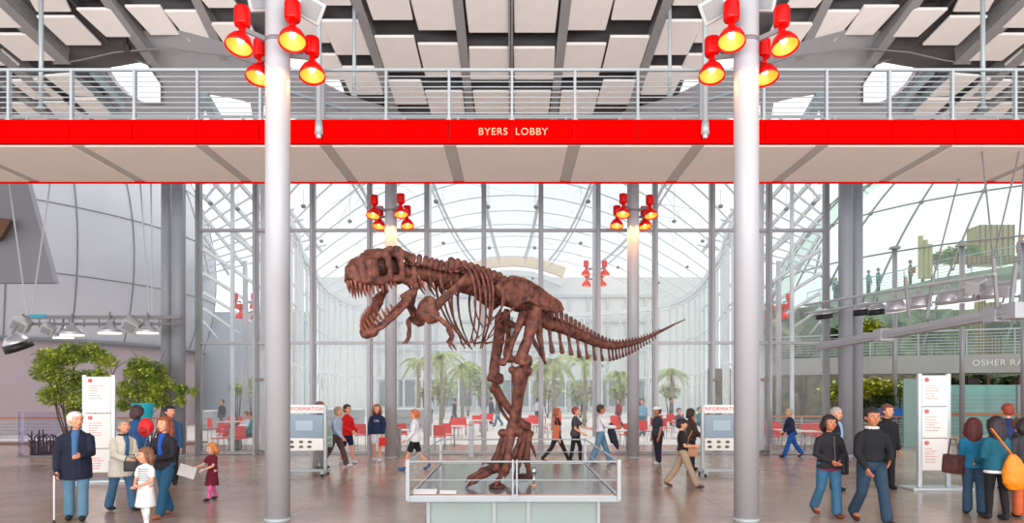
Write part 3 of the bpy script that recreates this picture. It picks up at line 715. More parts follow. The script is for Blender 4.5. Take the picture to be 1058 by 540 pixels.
def foot(ank, base, tips, mets_w, dirU):
    """three long metatarsals and three jointed toes that end in claws"""
    for k, tip in enumerate(tips):
        o_ = Vector(mets_w[k]); a = ank+o_*.45; b = base+o_
        limb('metatarsal', [a, a.lerp(b, .5), b], [.075, .05, .07], ends=[(b, (.075, .075, .07))])
        tip = Vector(tip); mid1 = b.lerp(tip, .38)+UP*.03; mid2 = b.lerp(tip, .72)+UP*.02
        for u, v, r0, r1 in ((b, mid1, .06, .055), (mid1, mid2, .052, .045)):
            bm = B(); tube(bm, [u.lerp(v, .04), u.lerp(v, .5), v.lerp(u, .04)], [r0, r0*.72, r1], 10); ell(bm, v, (r1*1.05,)*3); blob('toe_bone', bm, M_bone, dino, .012, 1, .012, .06)
        bm = B(); tube(bm, [mid2, mid2.lerp(tip, .5)+UP*.015, tip], [.046, .034, .008], 10); build('toe_claw', bm, M_bone, dino, True)
A1 = q3(525, 452, 11.02)
def dk(x, y, z=PZ+.05): return W_(fl(x, y, z))
foot(A1, W_((-.22, 10.88, .80)), [dk(481, 497.5), dk(482, 503.5), dk(512, 503)], [(-.11, .10, .02), (-.02, -.02, 0), (.12, -.12, .02)], U)
limb('dew_claw', [q3(507, 478, 11.0), q3(501, 477, 10.95), q3(498, 480, 10.92)], [.03, .025, .01], vox=.01)
bm = B(); lathe(bm, [(.12, 0), (.13, .02), (.12, .05), (.05, .09), (.0, .09)], 16, Matrix.Translation(dk(514, 504, PZ))); build('mount_pad', bm, M_boned, dino, True)
A2 = q3(544, 447, 11.9)
foot(A2, W_((.13, 11.75, .86)), [W_((-.12, 11.3, PZ+.06)), W_((.06, 11.25, PZ+.06)), W_((.3, 11.3, PZ+.06))], [(-.12, .06, 0), (0, 0, 0), (.12, -.05, 0)], U)
limb('dew_claw', [q3(548, 455, 12.0), q3(553, 468, 12.05), q3(555, 474, 12.05)], [.03, .022, .008], vox=.01)
bm = B(); lathe(bm, [(.2, 0), (.2, .03), (.1, .06), (0, .06)], 18, Matrix.Translation(W_((.2, 11.9, PZ)))); build('mount_pad', bm, M_boned, dino, True)
# ---------------------------------------------------------------- piazza beyond the glass
M_pw = mat('white_piazza_steel', (226, 229, 231), .4)
M_hz = glass('piazza_glass', (252, 253, 253), .006, (244, 247, 248), .06)
plan = [(8.3, 22.6), (8.7, 25), (9.6, 30.2), (10.7, 34.5), (11.5, 38.9), (12.2, 43), (12.7, 47), (12.9, 51), (12.6, 54), (11.5, 57), (9.5, 59.5), (6.5, 61), (3.2, 61.6), (0, 61.8)]
def wallplan(s): return [Vector((s*x, y, 0)) for x, y in plan]
nw = 40
for s, nm in ((-1, 'left_piazza'), (1, 'right_piazza')):
    P = wallplan(s)
    PP = []
    for a, b in zip(P, P[1:]):
        n_ = max(1, round((b-a).length/1.9))
        PP += [a.lerp(b, i/n_) for i in range(n_)]
    PP.append(P[-1])
    bm = B()
    for p in PP:
        box(bm, (p.x, p.y, 4.4), (.14, .2, 8.8))
    for a, b in zip(P, P[1:]):
        for z, h in ((9.0, .38), (8.6, .1), (3.2, .1), (5.8, .06), (.1, .15)): bar(bm, a+UP_(z), b+UP_(z), .25 if z > 8.9 else .1, h)
    struct('wall_%s' % nm, bm, M_pw, label='curved white frame of the piazza glazing')
    for a, b in zip(P, P[1:]):
        bm = B(); d = (b-a).normalized(); bar(bm, a+UP_(4.4), b+UP_(4.4), .03, 8.6); struct('window_%d' % nw, bm, M_hz); nw += 1
# roof vault of the piazza: arched cross ribs and long ribs
def edgeX(Y):
    for (x0, y0), (x1, y1) in zip(plan, plan[1:]):
        if Y <= y1: return x0+(x1-x0)*max(0, (Y-y0))/(y1-y0)
    return 0
def crown(Y): return 14.6-.05*(Y-22) if Y < 55 else 12.9
def vz(t, Y): return 9.1+(crown(Y)-9.1)*(1-t*t)
bm = B(); Ys = [22.8+i*2.9 for i in range(12)]
for Y in Ys:
    w_ = edgeX(Y); tube(bm, [(w_*t, Y, vz(t, Y)) for t in [i/8-1 for i in range(17)]], .045, 6, cap=False)
struct('trim_%d' % nb, bm, M_pw, label='arched cross ribs of the glass roof'); nb += 1
M_rib = mat('grey_roof_rib', (200, 203, 206), .5)
for t0, t1 in ((-.78, -.5), (-.48, -.24), (-.2, -.08), (.2, .08), (.48, .24), (.78, .5)):
    bm = B(); pts = [(edgeX(Y)*(t0+(t1-t0)*i/11), Y, vz(t0+(t1-t0)*i/11, Y)-.15) for i, Y in enumerate(Ys)]
    for a, b in zip(pts, pts[1:]):
        bar(bm, a, b, .1, .14); a2, b2 = Vector(a)-UP_(.5), Vector(b)-UP_(.5); bar(bm, a2, b2, .07, .07); bar(bm, a2, b, .04, .04)
    struct('trim_%d' % nb, bm, M_rib, label='long truss rib of the glass roof'); nb += 1
bm = B()
g = {}
for i, Y in enumerate(Ys):
    for j in range(17): g[i, j] = bm.verts.new((edgeX(Y)*(j/8-1), Y, vz(j/8-1, Y)+.06))
for i in range(len(Ys)-1):
    for j in range(16): bm.faces.new((g[i, j], g[i+1, j], g[i+1, j+1], g[i, j+1]))
struct('window_39', bm, M_roofglass, label='vaulted glass roof of the piazza')
# diagonal tension wires
bm = B(); rr = random.Random(4)
for i in range(46):
    Y = rr.uniform(25, 50); t = rr.uniform(-.85, .85); t2 = t+rr.uniform(-.3, .3); Y2 = Y+rr.uniform(2, 6)
    if abs(t2) > .9: continue
    tube(bm, [(edgeX(Y)*t, Y, vz(t, Y)-.1), (edgeX(Y2)*t2, Y2, vz(t2, Y2)-.1)], .012, 4, cap=False)
struct('trim_%d' % nb, bm, M_rib, label='tension wires under the glass roof'); nb += 1
# hanging grey balls
BALLS = [(314, 213), (362, 228.5), (332.6, 249), (348.5, 275.6), (451, 208), (504.6, 213.7), (458.5, 251), (506, 256), (508, 287.5), (378, 292), (420, 276)]
BALLS += [(1059-x, y) for x, y in BALLS] + [(218, 210), (246, 216), (841, 210), (813, 216)]
wordsx = lambda x: 'left of the middle' if x < 470 else ('right of the middle' if x > 590 else 'near the middle')
BROW = [('nearest', 0, 220), ('second', 220, 235), ('third', 235, 262), ('fourth', 262, 282), ('farthest', 282, 300)]
ORD = ['first', 'second', 'third', 'fourth', 'fifth', 'sixth', 'seventh', 'eighth', 'ninth', 'tenth']
for i, (x, y) in enumerate(sorted(BALLS, key=lambda q: (q[1], q[0]))):
    rn, lo_, hi_ = [b for b in BROW if b[1] <= y < b[2]][0]; od = sorted(q[0] for q in BALLS if lo_ <= q[1] < hi_).index(x)
    Y = 7.25*F/(HY-y); p = px(x, y, Y)
    top = vz(p.x/edgeX(Y), Y) if abs(p.x) < edgeX(Y) else 11.5
    t = empty('hanging_ball', p, 0, 'small grey ball hanging under the glass roof, %s from the left in the %s row' % (ORD[od], rn), 'hanging ball', 'grey balls hanging under the glass roof')
    build('ball', ell(B(), (0, 0, 0), (.1, .1, .085), None, 16, 10), mat('ball_grey', (120, 126, 130), .5), t, True)
    build('wire', tube(B(), [(0, 0, 0), (0, 0, max(.4, top-p.z))], .01, 5, cap=False), M_rib, t)
# wing roofs outside the curved walls: close set rafters
for s, nm in ((-1, 'left'), (1, 'right')):
    bm = B()
    for k in range(9):
        X = 10.3+k*1.15; z = 11.6-.28*k; Y0_ = max(23.5, X/.455); bar(bm, (s*X, Y0_, z), (s*(X+1.5), 42, z-.9), .1, .2)
    for k in range(10):
        Y = 24.5+k*1.8; bar(bm, (s*(10.2+.05*(Y-22)), Y, 11.4-.03*(Y-22)), (s*min(20, .455*Y), Y, 9.6-.03*(Y-22)), .06, .08)
    struct('trim_%d' % nb, bm, M_rib, label='white rafters of the %s wing' % nm); nb += 1
    bm = B()
    for k in range(6):
        X = 9.9+k*1.4; bar(bm, (s*X, max(24, X/.455), 7.6-.35*k), (s*(X+2.2), 44, 7.2-.35*k), .08, .14)
    struct('trim_%d' % nb, bm, M_pw, label='lower white louvres of the %s wing' % nm); nb += 1
# far hall
M_far = mat('far_hall_white', (226, 228, 226), .7); M_tan = mat('far_tan_band', (226, 208, 186), .7)
t = empty('far_hall', (0, 70, 0), 0, 'pale far hall with a curved tan band along its roof edge beyond the piazza', 'building')
bm = B(); box(bm, (0, 4, 7), (40, 6, 14)); build('walls', bm, M_far, t)
bm = B()
for i in range(12):
    a0, a1 = -1+i/6, -1+(i+1)/6; f = lambda a: (a*5.4, -.3, 15.4-1.2*a*a); bar(bm, f(a0), f(a1), .8, 1.0)
build('roof_band', bm, M_tan, t)
bm = B()
for i in range(12):
    a0, a1 = -1+i/6, -1+(i+1)/6; f = lambda a: (a*5.2, .2, 14.3-1.2*a*a); bar(bm, f(a0), f(a1), .8, .5)
build('roof_edge', bm, M_pw, t)
for i in range(15):
    bm = B(); box(bm, (-14+i*2, .9, 6), (.25, .3, 12)); build('fin', bm, M_rib, t)
for z in (3.4, 6.4, 9.4, 12):
    bm = B(); box(bm, (0, .85, z), (30, .3, .3)); build('floor_edge', bm, M_rib, t)
for i in range(14):
    bm = B(); box(bm, (-13+i*2, .96, 1.8), (1.6, .1, 2.6)); build('ground_window', bm, mat('far_window', (128, 142, 146), .2), t)
# slender white columns with red lamps in the piazza, the outer pair added in place of lamp reflections
for X, z in ((-3.8, 7.6), (3.8, 7.6), (-12.2, 6.1), (12.2, 6.1)):
    nm = ('left' if X < 0 else 'right'); pos = 'inner' if abs(X) < 5 else 'outer'
    column(X, 31, .12, 11.5 if pos == 'inner' else 8, 'slender white column standing beyond the glass, %s %s' % (pos, nm), 'piazza columns')
    i = 1
    for dx, dy, dz, w1 in ((-.42, -.1, 0, 'upper left'), (.42, -.1, 0, 'upper right'), (-.34, .3, -.42, 'lower left'), (.34, .3, -.42, 'lower right')):
        spotlight(X, 31, z+dz, dx, dy, 0, '%s red spotlight on the %s %s column beyond the glass' % (w1, pos, nm), 0, 1.0)
# ---------------------------------------------------------------- trees, palms, shrubs
def leafmesh(bm, c, n, R, size, rr, flat=.8):
    for _ in range(n):
        while True:
            v = Vector((rr.uniform(-1, 1), rr.uniform(-1, 1), rr.uniform(-1, 1)))
            if .25 < v.length < 1: break
        p = c+Vector((v.x*R, v.y*R, v.z*R*flat)); a = rr.uniform(0, 2*PI); e = rr.uniform(-.7, .5)
        d = Vector((math.cos(a)*math.cos(e), math.sin(a)*math.cos(e), math.sin(e))); x, y = frame_of(d); s = size*rr.uniform(.6, 1.2)
        q = [p, p+d*s*.5+x*s*.24+y*s*.05, p+d*s, p+d*s*.5-x*s*.24+y*s*.05]
        bm.faces.new([bm.verts.new(k) for k in q])
def leaf_mat(name, a, b):
    m = mat(name, a, .55, col2=b, scale=3.0); bs = m.node_tree.nodes['Principled BSDF']; bs.inputs['Transmission Weight'].default_value = 0
    bs.inputs['Subsurface Weight'].default_value = 0; return m
M_leaf = leaf_mat('leaf_green', (104, 138, 52), (214, 226, 96)); M_leafd = leaf_mat('leaf_dark', (44, 66, 40), (96, 120, 62)); M_palm = leaf_mat('palm_green', (96, 122, 70), (188, 196, 110))
M_bark = mat('bark', (86, 70, 56), .9, 0, .2, 8)
M_ylw = leaf_mat('leaf_yellow_green', (120, 140, 30), (226, 222, 60))
def tree(loc, H, trunk, blobs, label, m, seed, leaf=.16, n=260, group=None, stems=4):
    rr = random.Random(seed); t = empty('tree', loc, 0, label, 'tree', group)
    bm = B()
    for k in range(stems):
        c, R = blobs[k % len(blobs)]; a = rr.uniform(0, 6.28); e = Vector(c)+Vector((rr.uniform(-.3, .3), rr.uniform(-.3, .3), 0))
        base = Vector((math.cos(a)*.08, math.sin(a)*.08, 0)); mid = base.lerp(e, .5)+Vector((rr.uniform(-.1, .1), rr.uniform(-.1, .1), 0))
        tube(bm, [base, mid, e], [trunk, trunk*.7, trunk*.35], 7)
        for _ in range(3):
            q = mid.lerp(e, rr.random()); tube(bm, [q, q+Vector((rr.uniform(-.5, .5), rr.uniform(-.4, .4), rr.uniform(.2, .6)))], [trunk*.35, trunk*.15], 5)
    build('trunk', bm, M_bark, t, True)
    bm = B()
    for c, R in blobs: leafmesh(bm, Vector(c), int(n*R*R*17), R, leaf, rr)
    build('foliage', bm, m, t)
    return t
def blobs_px(cx_, base_y, Y, lst):
    o = px(cx_, base_y, Y); out = []
    for k, (x, y, r_) in enumerate(lst):
        p = px(x, y, Y)-o; out.append(((p.x, ((k*37) % 7-3)*.09, p.z), r_*Y/F))
    return Vector((o.x, o.y, 0)), out, o
def tree_px(cx_, Y, lst, label, m, seed, trunk=.05, leaf=.16, n=260, group=None, stems=4):
    by = HY+CH*F/Y; loc, bl, o = blobs_px(cx_, by, Y, lst)
    return tree(loc, 0, trunk, bl, label, m, seed, leaf, n, group, stems)
tree_px(74, 19.5, [(60, 372, 16), (75, 366, 15), (92, 364, 14), (104, 372, 11), (50, 385, 12), (68, 392, 17), (88, 392, 14), (60, 408, 13), (80, 410, 12), (74, 424, 9), (48, 370, 8), (108, 386, 8)],
        'airy green tree left of the directory sign, taller of the pair on the left', M_leaf, 3, .03, .15, 330, stems=9)
tree_px(148, 19.8, [(150, 378, 12), (163, 382, 11), (138, 386, 11), (152, 394, 15), (170, 396, 12), (130, 402, 12), (148, 410, 15), (168, 412, 11), (130, 418, 9), (186, 402, 8), (196, 404, 5), (190, 414, 6)],
        'bright green bushy tree right of the directory sign, behind the visitors', M_leaf, 5, .03, .15, 360, stems=7)
def palm(x, ytop, Y, label, seed, m=M_palm, L=1.6):
    top = px(x, ytop, Y); rr = random.Random(seed); t = empty('palm_tree', (top.x, Y, 0), 0, label, 'palm tree', 'palms in the piazza')
    build('trunk', tube(B(), [(0, 0, 0), (.06, 0, top.z*.5), (0, 0, top.z)], [.13, .1, .09], 10), mat('palm_trunk', (150, 140, 120), .9, 0, .15, 9), t, True)
    bm = B()
    for k in range(17):
        a = 2*PI*k/17+rr.uniform(-.15, .15); e = rr.uniform(-.2, 1.0); d = Vector((math.cos(a), math.sin(a), 0)); pts = [Vector((0, 0, top.z))+d*L*u*math.cos(e*.6)+UP_(L*(math.sin(e)*u-.85*u*u)) for u in [i/7 for i in range(8)]]
        side = Vector((-d.y, d.x, 0))
        for p, q in zip(pts, pts[1:]):
            for j in range(3):
                c = p.lerp(q, j/3)
                for s in (-1, 1):
                    u = (c-pts[0]).length/L; l = .34*(1-.6*u)+.06; tip = c+side*s*l*.8+(q-p).normalized()*l*.5-UP_(l*.45)
                    bm.faces.new([bm.verts.new(v) for v in (c, c+(q-p)*.3, tip)])
    build('frond', bm, m, t)
    t['kind'] = 'thing'
    bmp = None
    return t
PAL = [(456, 368, 38, 'nearest to the far left column'), (478, 378, 44, 'left of the skeleton legs'), (556, 378, 42, 'just right of the skeleton legs'), (572, 372, 36, 'between the legs and the tail'), (604, 370, 40, 'under the middle of the tail'), (640, 386, 46, 'left of the far right column'), (694, 384, 44, 'right of the far right column'), (432, 372, 46, 'right of the far left column'), (322, 388, 48, 'right of the near left column')]
for i, (x, y, Y, wd) in enumerate(PAL): palm(x, y, Y, 'green feathery palm beyond the glass, %s' % wd, 20+i, L=1.7 if i < 5 else 1.3)
def shrub(x, y, r_, Y, label, m, seed, grp, leaf=.2, n=200, fl_=.75):
    p = px(x, y, Y); R = r_*Y/F; rr = random.Random(seed)
    bm = B(); leafmesh(bm, Vector((0, 0, 0)), int(n*R*R+120), R, leaf, rr, fl_)
    t = empty('shrub', (p.x, Y, p.z), 0, label, 'shrub', grp); build('foliage', bm, m, t)
    bm = B()
    for k in range(5): a = k*1.26; tube(bm, [(0.05*math.cos(a), .05*math.sin(a), -((p.z-.0) if y > 300 else R*fl_+.35)), (R*.5*math.cos(a), R*.5*math.sin(a), R*.2)], [.03, .012], 5)
    build('stem', bm, M_bark, t); return t
for i, (x, y, r_, Y, wd) in enumerate([(458, 402, 16, 52, 'below the leftmost palms'), (500, 398, 18, 54, 'behind the skeleton shin on the left'), (440, 405, 9, 50, 'low, beside the far left column'), (566, 402, 17, 54, 'right of the skeleton shin'), (600, 404, 17, 53, 'below the tail'), (640, 404, 12, 55, 'left of the far right column'), (484, 384, 14, 56, 'tallest, left of the legs'), (692, 404, 12, 50, 'right of the far right column')]):
    shrub(x, y, r_, Y, 'hazy green shrub beyond the glass, %s' % wd, M_palm, 50+i, 'shrubs beyond the glass', .34, 420)
bm = B(); box(bm, (-20, 45, 3.6), (13, .3, 7.4)); struct('wall_left_wing', bm, mat('pale_blue_wall', (184, 192, 202), .6, 0, .05, .4), label='pale wall at the back of the left wing')
shrub(262, 398, 11, 36, 'green bush beyond the glass just left of the near left column', M_leaf, 70, 'shrubs beyond the glass', .3, 500)
shrub(246, 402, 9, 38, 'smaller green bush beyond the glass, between the left mullions', M_leaf, 71, 'shrubs beyond the glass', .3, 500)
# ---------------------------------------------------------------- piazza furniture
M_chair = mat('red_chair_plastic', (240, 20, 14), .4)
def chair_proto():
    t = empty('cafe_chair', (0, 0, 0), 0, 'x', 'chair', 'red chairs in the piazza')
    bm = B(); box(bm, (0, 0, .45), (.42, .42, .03), None, .012); build('seat', bm, M_chair, t)
    bm = B(); box(bm, (0, .2, .68), (.42, .03, .38), (-.12, 0, 0), .012); build('backrest', bm, M_chair, t)
    for x in (-.18, .18):
        for y in (-.17, .19):
            bm = B(); cyl(bm, (x*1.1, y*1.15, 0), (x, y, .46 if y < 0 else .5), .013, n=6); build('leg', bm, M_chrome, t, True)
    return t
chair0 = chair_proto(); chair0_used = [False]
def chair(x, y, rz, label):
    p = fl(x, y); o = chair0 if not chair0_used[0] else copy_tree(chair0); chair0_used[0] = True
    o.location = (p.x, p.y, -.02 if p.y > 26 else 0); o.rotation_euler = (0, 0, rz); o['label'] = label; return o
def tbl_proto():
    t = empty('cafe_table', (0, 0, 0), 0, 'x', 'table', 'cafe tables in the piazza')
    bm = B(); box(bm, (0, 0, .73), (.8, .8, .03), None, .01); build('tabletop', bm, mat('table_white', (222, 214, 210), .35), t)
    bm = B(); cyl(bm, (0, 0, .02), (0, 0, .73), .03, n=10); build('pedestal', bm, M_chrome, t, True)
    bm = B(); cyl(bm, (0, 0, 0), (0, 0, .03), .22, n=20); build('base', bm, M_chrome, t, True)
    return t
tab0 = tbl_proto(); tab0_used = [False]
def table(x, y, label, rz=0):
    p = fl(x, y); o = tab0 if not tab0_used[0] else copy_tree(tab0); tab0_used[0] = True
    o.location = (p.x, p.y, -.02 if p.y > 26 else 0); o.rotation_euler = (0, 0, rz); o['label'] = label; return o
rr = random.Random(11)
rows = [('right of the walkway man in grey', [(676, 449), (684, 446), (692, 444), (700, 446), (710, 444), (722, 448), (731, 448), (729, 443), (688, 452), (668, 456)]),
        ('beyond the near right column', [(798, 463), (792, 455), (801, 458), (808, 461), (812, 455)]),
        ('beyond the woman in the dark jacket', [(836, 462), (842, 458), (826, 454), (849, 464)]),
        ('left of the skeleton legs', [(455, 464), (463, 462), (472, 452), (478, 450), (486, 448), (493, 446), (500, 445), (506, 443)]),
        ('right of the skeleton legs', [(545, 451), (551, 446), (556, 449), (562, 452), (568, 447)]),
        ('by the white-shirted man', [(640, 456), (646, 461), (653, 462), (576, 446), (636, 447)]),
        ('left of the far left column', [(374, 462), (416, 461), (402, 455)]),
        ('by the left counter', [(228, 466), (245, 467), (252, 449), (262, 448), (238, 449), (222, 452), (232, 461)])]
for wd, L_ in rows:
    for k, (x, y) in enumerate(sorted(L_)):
        chair(x, y, rr.choice((0, 1.57, -1.57, .4, 3.14)), 'red chair, %s from the left of those %s' % (['first', 'second', 'third', 'fourth', 'fifth', 'sixth', 'seventh', 'eighth', 'ninth', 'tenth'][k], wd))
for x, y, wd in ((246, 464, 'set with dark and white bundles left of the near left column'), (706, 451, 'among the red chairs right of the far right column'), (470, 459, 'left of the skeleton legs'), (498, 450, 'farther left of the skeleton legs'), (558, 457, 'right of the skeleton legs'), (815, 466, 'beyond the near right column'), (648, 467, 'behind the man in the white shirt'), (832, 468, 'beyond the woman in the dark jacket'), (238, 452, 'far beyond the glass at the left'), (426, 466, 'beside the far left column')):
    table(x, y, 'pale square cafe table %s' % wd)
p = fl(246, 464)
t = build('coat_bundle', ell(ell(B(), (-.15, 0, .06), (.26, .2, .09)), (-.32, .05, .05), (.16, .14, .07)), mat('black_cloth', (38, 38, 44), .9), loc=(p.x, p.y, .745)); tag(t, 'black coat heaped on the table left of the near left column', 'coat')
t = build('paper_bundle', ell(ell(B(), (.1, 0, .06), (.2, .2, .08)), (.24, .05, .08), (.12, .14, .09)), mat('white_cloth', (235, 235, 238), .9), loc=(p.x+.1, p.y, .745)); tag(t, 'white cloth bundle on the table beside the black coat', 'cloth')
# service counters
def counter(x0, x1, y, hgt, label, m=None, dep=1.2):
    a, b = fl(x0, y), fl(x1, y); t = empty('counter', ((a.x+b.x)/2, a.y, 0), 0, label, 'counter'); L_ = abs(b.x-a.x)
    bm = B(); box(bm, (0, dep/2, hgt/2), (L_, dep, hgt-.04), None, .02); build('body', bm, m or mat('counter_grey', (168, 172, 176), .4), t)
    bm = B(); box(bm, (0, dep/2, hgt), (L_+.1, dep+.1, .05), None, .01); build('countertop', bm, M_pw, t)
    bm = B(); box(bm, (0, -.01, hgt*.25), (L_*.96, .02, .04)); box(bm, (0, -.01, hgt*.6), (L_*.96, .02, .03)); build('trim_line', bm, M_steel, t); return t
counter(405, 436, 444, 1.1, 'grey service counter beyond the glass, right of the far left column')
counter(326, 372, 447, 1.15, 'long pale service counter beyond the glass behind the left walkers')
counter(206, 221, 444, 1.0, 'low pale counter beyond the glass at the left end')
# button posts by the doors
for x, y, lab in ((487.5, 472.5, 'steel push button post left of the skeleton feet'), (413, 471, 'slim steel post right of the far left column'), (440, 466, 'grey pier by the door, left of the skeleton')):
    p = fl(x, y); t = empty('door_post', p, 0, lab, 'post'); h = 1.15 if x > 480 else .9
    bm = B(); box(bm, (0, 0, h/2), (.16 if x > 480 else .12, .12, h), None, .015); build('body', bm, mat('post_grey', (150, 152, 155), .4, .5), t)
    if x > 480:
        bm = B(); cyl(bm, (0, -.055, h-.12), (0, -.075, h-.12), .05, n=20); build('button', bm, M_rail2, t, True)
# ---------------------------------------------------------------- left wing: big panelled dome, wall, railing
M_dome = mat('dome_plaster', (186, 186, 194), .6, 0, .02, .5); M_seam = mat('dome_seam', (122, 122, 130), .7)
DC = Vector((-32, 40, 9.0)); DR = 13.5
bm = B(); g = {}
na, ne = 60, 24
for i in range(na+1):
    a = math.radians(-135+i*150/na)
    for j in range(ne+1):
        e = math.radians(-19.5+j*100/ne); g[i, j] = bm.verts.new(DC+Vector((DR*math.cos(e)*math.cos(a), DR*math.cos(e)*math.sin(a), DR*math.sin(e))))
for i in range(na):
    for j in range(ne): bm.faces.new((g[i, j], g[i+1, j], g[i+1, j+1], g[i, j+1]))
struct('wall_left_dome', bm, M_dome, smooth=True, label='big grey panelled dome of the left wing')
bm = B()
def dp_(a, e, r=DR+.01): a, e = math.radians(a), math.radians(e); return DC+Vector((r*math.cos(e)*math.cos(a), r*math.cos(e)*math.sin(a), r*math.sin(e)))
for a in range(-130, 20, 12): tube(bm, [dp_(a, e) for e in range(-19, 80, 4)], .035, 5, cap=False)
for e in (-6, 8, 22, 36): tube(bm, [dp_(a, e) for a in range(-135, 16, 5)], .03, 5, cap=False)
tube(bm, [dp_(a, -19.5, DR+.05) for a in range(-135, 16, 3)], .12, 6, cap=False)
struct('trim_%d' % nb, bm, M_seam, label='panel seams and lower rim of the dome'); nb += 1
bm = B()
n_ = 48
ra = [(DC.x+(DR-.9)*math.cos(math.radians(-140+i*170/n_)), DC.y+(DR-.9)*math.sin(math.radians(-140+i*170/n_))) for i in range(n_+1)]
for a, b in zip(ra, ra[1:]):
    v = [bm.verts.new((a[0], a[1], 0)), bm.verts.new((b[0], b[1], 0)), bm.verts.new((b[0], b[1], 4.6)), bm.verts.new((a[0], a[1], 4.6))]; bm.faces.new(v)
bmesh.ops.remove_doubles(bm, verts=bm.verts, dist=.001)
struct('wall_left', bm, mat('mauve_wall', (176, 160, 166), .7, 0, .03, .6), smooth=True, label='mauve curved wall under the dome')
# dark sheet painting the shaded recess of the upper corner, brown box at far left
t = build('wall_fin', prism(B(), [px(-30, 180, 24), px(28, 186, 24), px(57, 292, 24), px(-30, 292, 24)], (0, .25, 0)), mat('recess_shade', (134, 133, 140), .7)); tag(t, 'tall grey sheet darkened as the recess at the upper left edge beside the dome', 'recess sheet')
t = build('brown_beam_end', prism(B(), [px(-14, 224, 23.4), px(12, 226, 23.4), px(2, 244, 23.4), px(-14, 250, 23.4)], (-.3, .5, 0)), mat('brown_wood', (104, 70, 50), .6)); tag(t, 'brown wooden beam end poking in at the upper left edge', 'beam')
# railing along the edge of the left floor
def rail_run(x0, x1, Y0, Y1, z0, hgt, label, n, wires=7, wood=(188, 112, 70), grp=None, gap=.1):
    t = empty('railing', ((x0+x1)/2, (Y0+Y1)/2, z0), 0, label, 'railing', grp); o = Vector(((x0+x1)/2, (Y0+Y1)/2, z0))
    a, b = Vector((x0, Y0, z0))-o, Vector((x1, Y1, z0))-o
    for i in range(n+1):
        p = a.lerp(b, i/n); bm = B(); box(bm, p+UP_(hgt/2), (.05, .05, hgt)); build('post', bm, M_rail, t)
    bm = B(); bar(bm, a+UP_(hgt), b+UP_(hgt), .1, .06); build('handrail', bm, mat('rail_wood%d' % wood[0], wood, .5), t)
    for k in range(wires):
        bm = B(); bar(bm, a+UP_(gap+k*(hgt-.15)/wires), b+UP_(gap+k*(hgt-.15)/wires), .015, .03); build('rail_bar', bm, M_rail, t)
    return t
rail_run(-24, -12.6, 26.2, 26.2, 0, 1.02, 'steel railing with wooden handrail along the left edge of the floor', 9, 7)
bm = B(); box(bm, (-18.2, 26.6, -.0), (12, 1.2, .12)); struct('trim_%d' % nb, bm, mat('brown_kerb', (128, 92, 78), .5), label='brown step below the left railing'); nb += 1
# curved clear screen with dark bronze plants inside
c = fl(44, 470)
t = empty('glass_screen', c, 0, 'curved clear plastic screen standing below the tree, far left', 'screen')
bm = B(); pts = [Vector((math.cos(a)*.62, math.sin(a)*.62, 0)) for a in [PI+i*PI/14 for i in range(15)]]
for a, b in zip(pts, pts[1:]): bar(bm, a+UP_(.7), b+UP_(.7), .012, 1.4)
build('pane', bm, glass('violet_acrylic', (244, 243, 250), .04), t)
bm = B()
for a, b in zip(pts, pts[1:]): bar(bm, a+UP_(.02), b+UP_(.02), .04, .05)
build('base_rail', bm, M_steel, t)
rr = random.Random(5); bm = B()
for k in range(9):
    x = -.4+k*.1; tube(bm, [(x, 0, 0), (x+rr.uniform(-.05, .05), 0, rr.uniform(.5, .85))], [.05, .02], 6)
    for j in range(3): z = .2+.18*j; tube(bm, [(x, 0, z), (x+rr.choice((-.1, .1)), rr.uniform(-.05, .05), z+.1)], [.03, .02], 5)
t = build('cactus_display', bm, mat('dark_cactus', (74, 62, 64), .8), loc=c+Vector((0, .08, 0))); tag(t, 'low dark branching plants inside the curved screen at the left', 'plant display')
# ---------------------------------------------------------------- lighting rigs
def rig_lamp(p, s, tilt, label, kind='reflector', hang=.3, grp='rig lamps on the left'):
    t = empty('rig_lamp', p, 0, label, 'lamp', grp)
    Mt = Euler(tilt).to_matrix().to_4x4() @ Matrix.Diagonal((s, s, s, 1))
    if kind == 'dome':
        bm = B(); lathe(bm, [(.04, .62), (.1, .6), (.1, .5), (.2, .46), (.31, .34), (.38, .16), (.4, -.02), (.37, -.02), (.35, .15), (.28, .3), (.02, .42)], 24, Mt); build('reflector', bm, mat('spun_aluminium', (196, 196, 202), .3, .55), t, True)
        bm = B(); lathe(bm, [(.36, 0), (.37, -.04), (.34, -.04), (.02, .0)], 24, Mt); build('diffuser', bm, mat('lamp_white', (246, 240, 244), .5, emit=(255, 245, 240), es=.7), t, True)
    elif kind == 'reflector':
        bm = B(); lathe(bm, [(.05, .34), (.09, .33), (.1, .24), (.14, .2), (.3, .08), (.38, -.02), (.36, -.02), (.28, .06), (.1, .18), (.02, .19)], 24, Mt); build('reflector', bm, mat('spun_aluminium', (196, 196, 202), .3, .55), t, True)
        bm = B(); lathe(bm, [(.34, -.03), (.35, -.1), (.33, -.1), (.02, -.04)], 24, Mt); build('diffuser', bm, mat('lamp_white', (246, 240, 244), .5, emit=(255, 245, 240), es=.7), t, True)
    else:
        bm = B(); lathe(bm, [(.06, .3), (.22, .24), (.34, .1), (.36, .0), (.34, 0), (.02, .02)], 24, Mt); build('reflector', bm, mat('spun_aluminium', (196, 196, 202), .3, .55), t, True)
        bm = B(); lathe(bm, [(.37, .04), (.39, -.18), (.36, -.18), (.34, .0)], 24, Mt); build('shroud', bm, M_black, t, True)
    bm = B(); tube(bm, [Mt @ Vector((0, 0, .3)), (0, 0, .33*s+hang)], .03, 6); build('yoke', bm, M_steel, t)
    return t
LY = 20.0
pz = px(100, 327, LY)
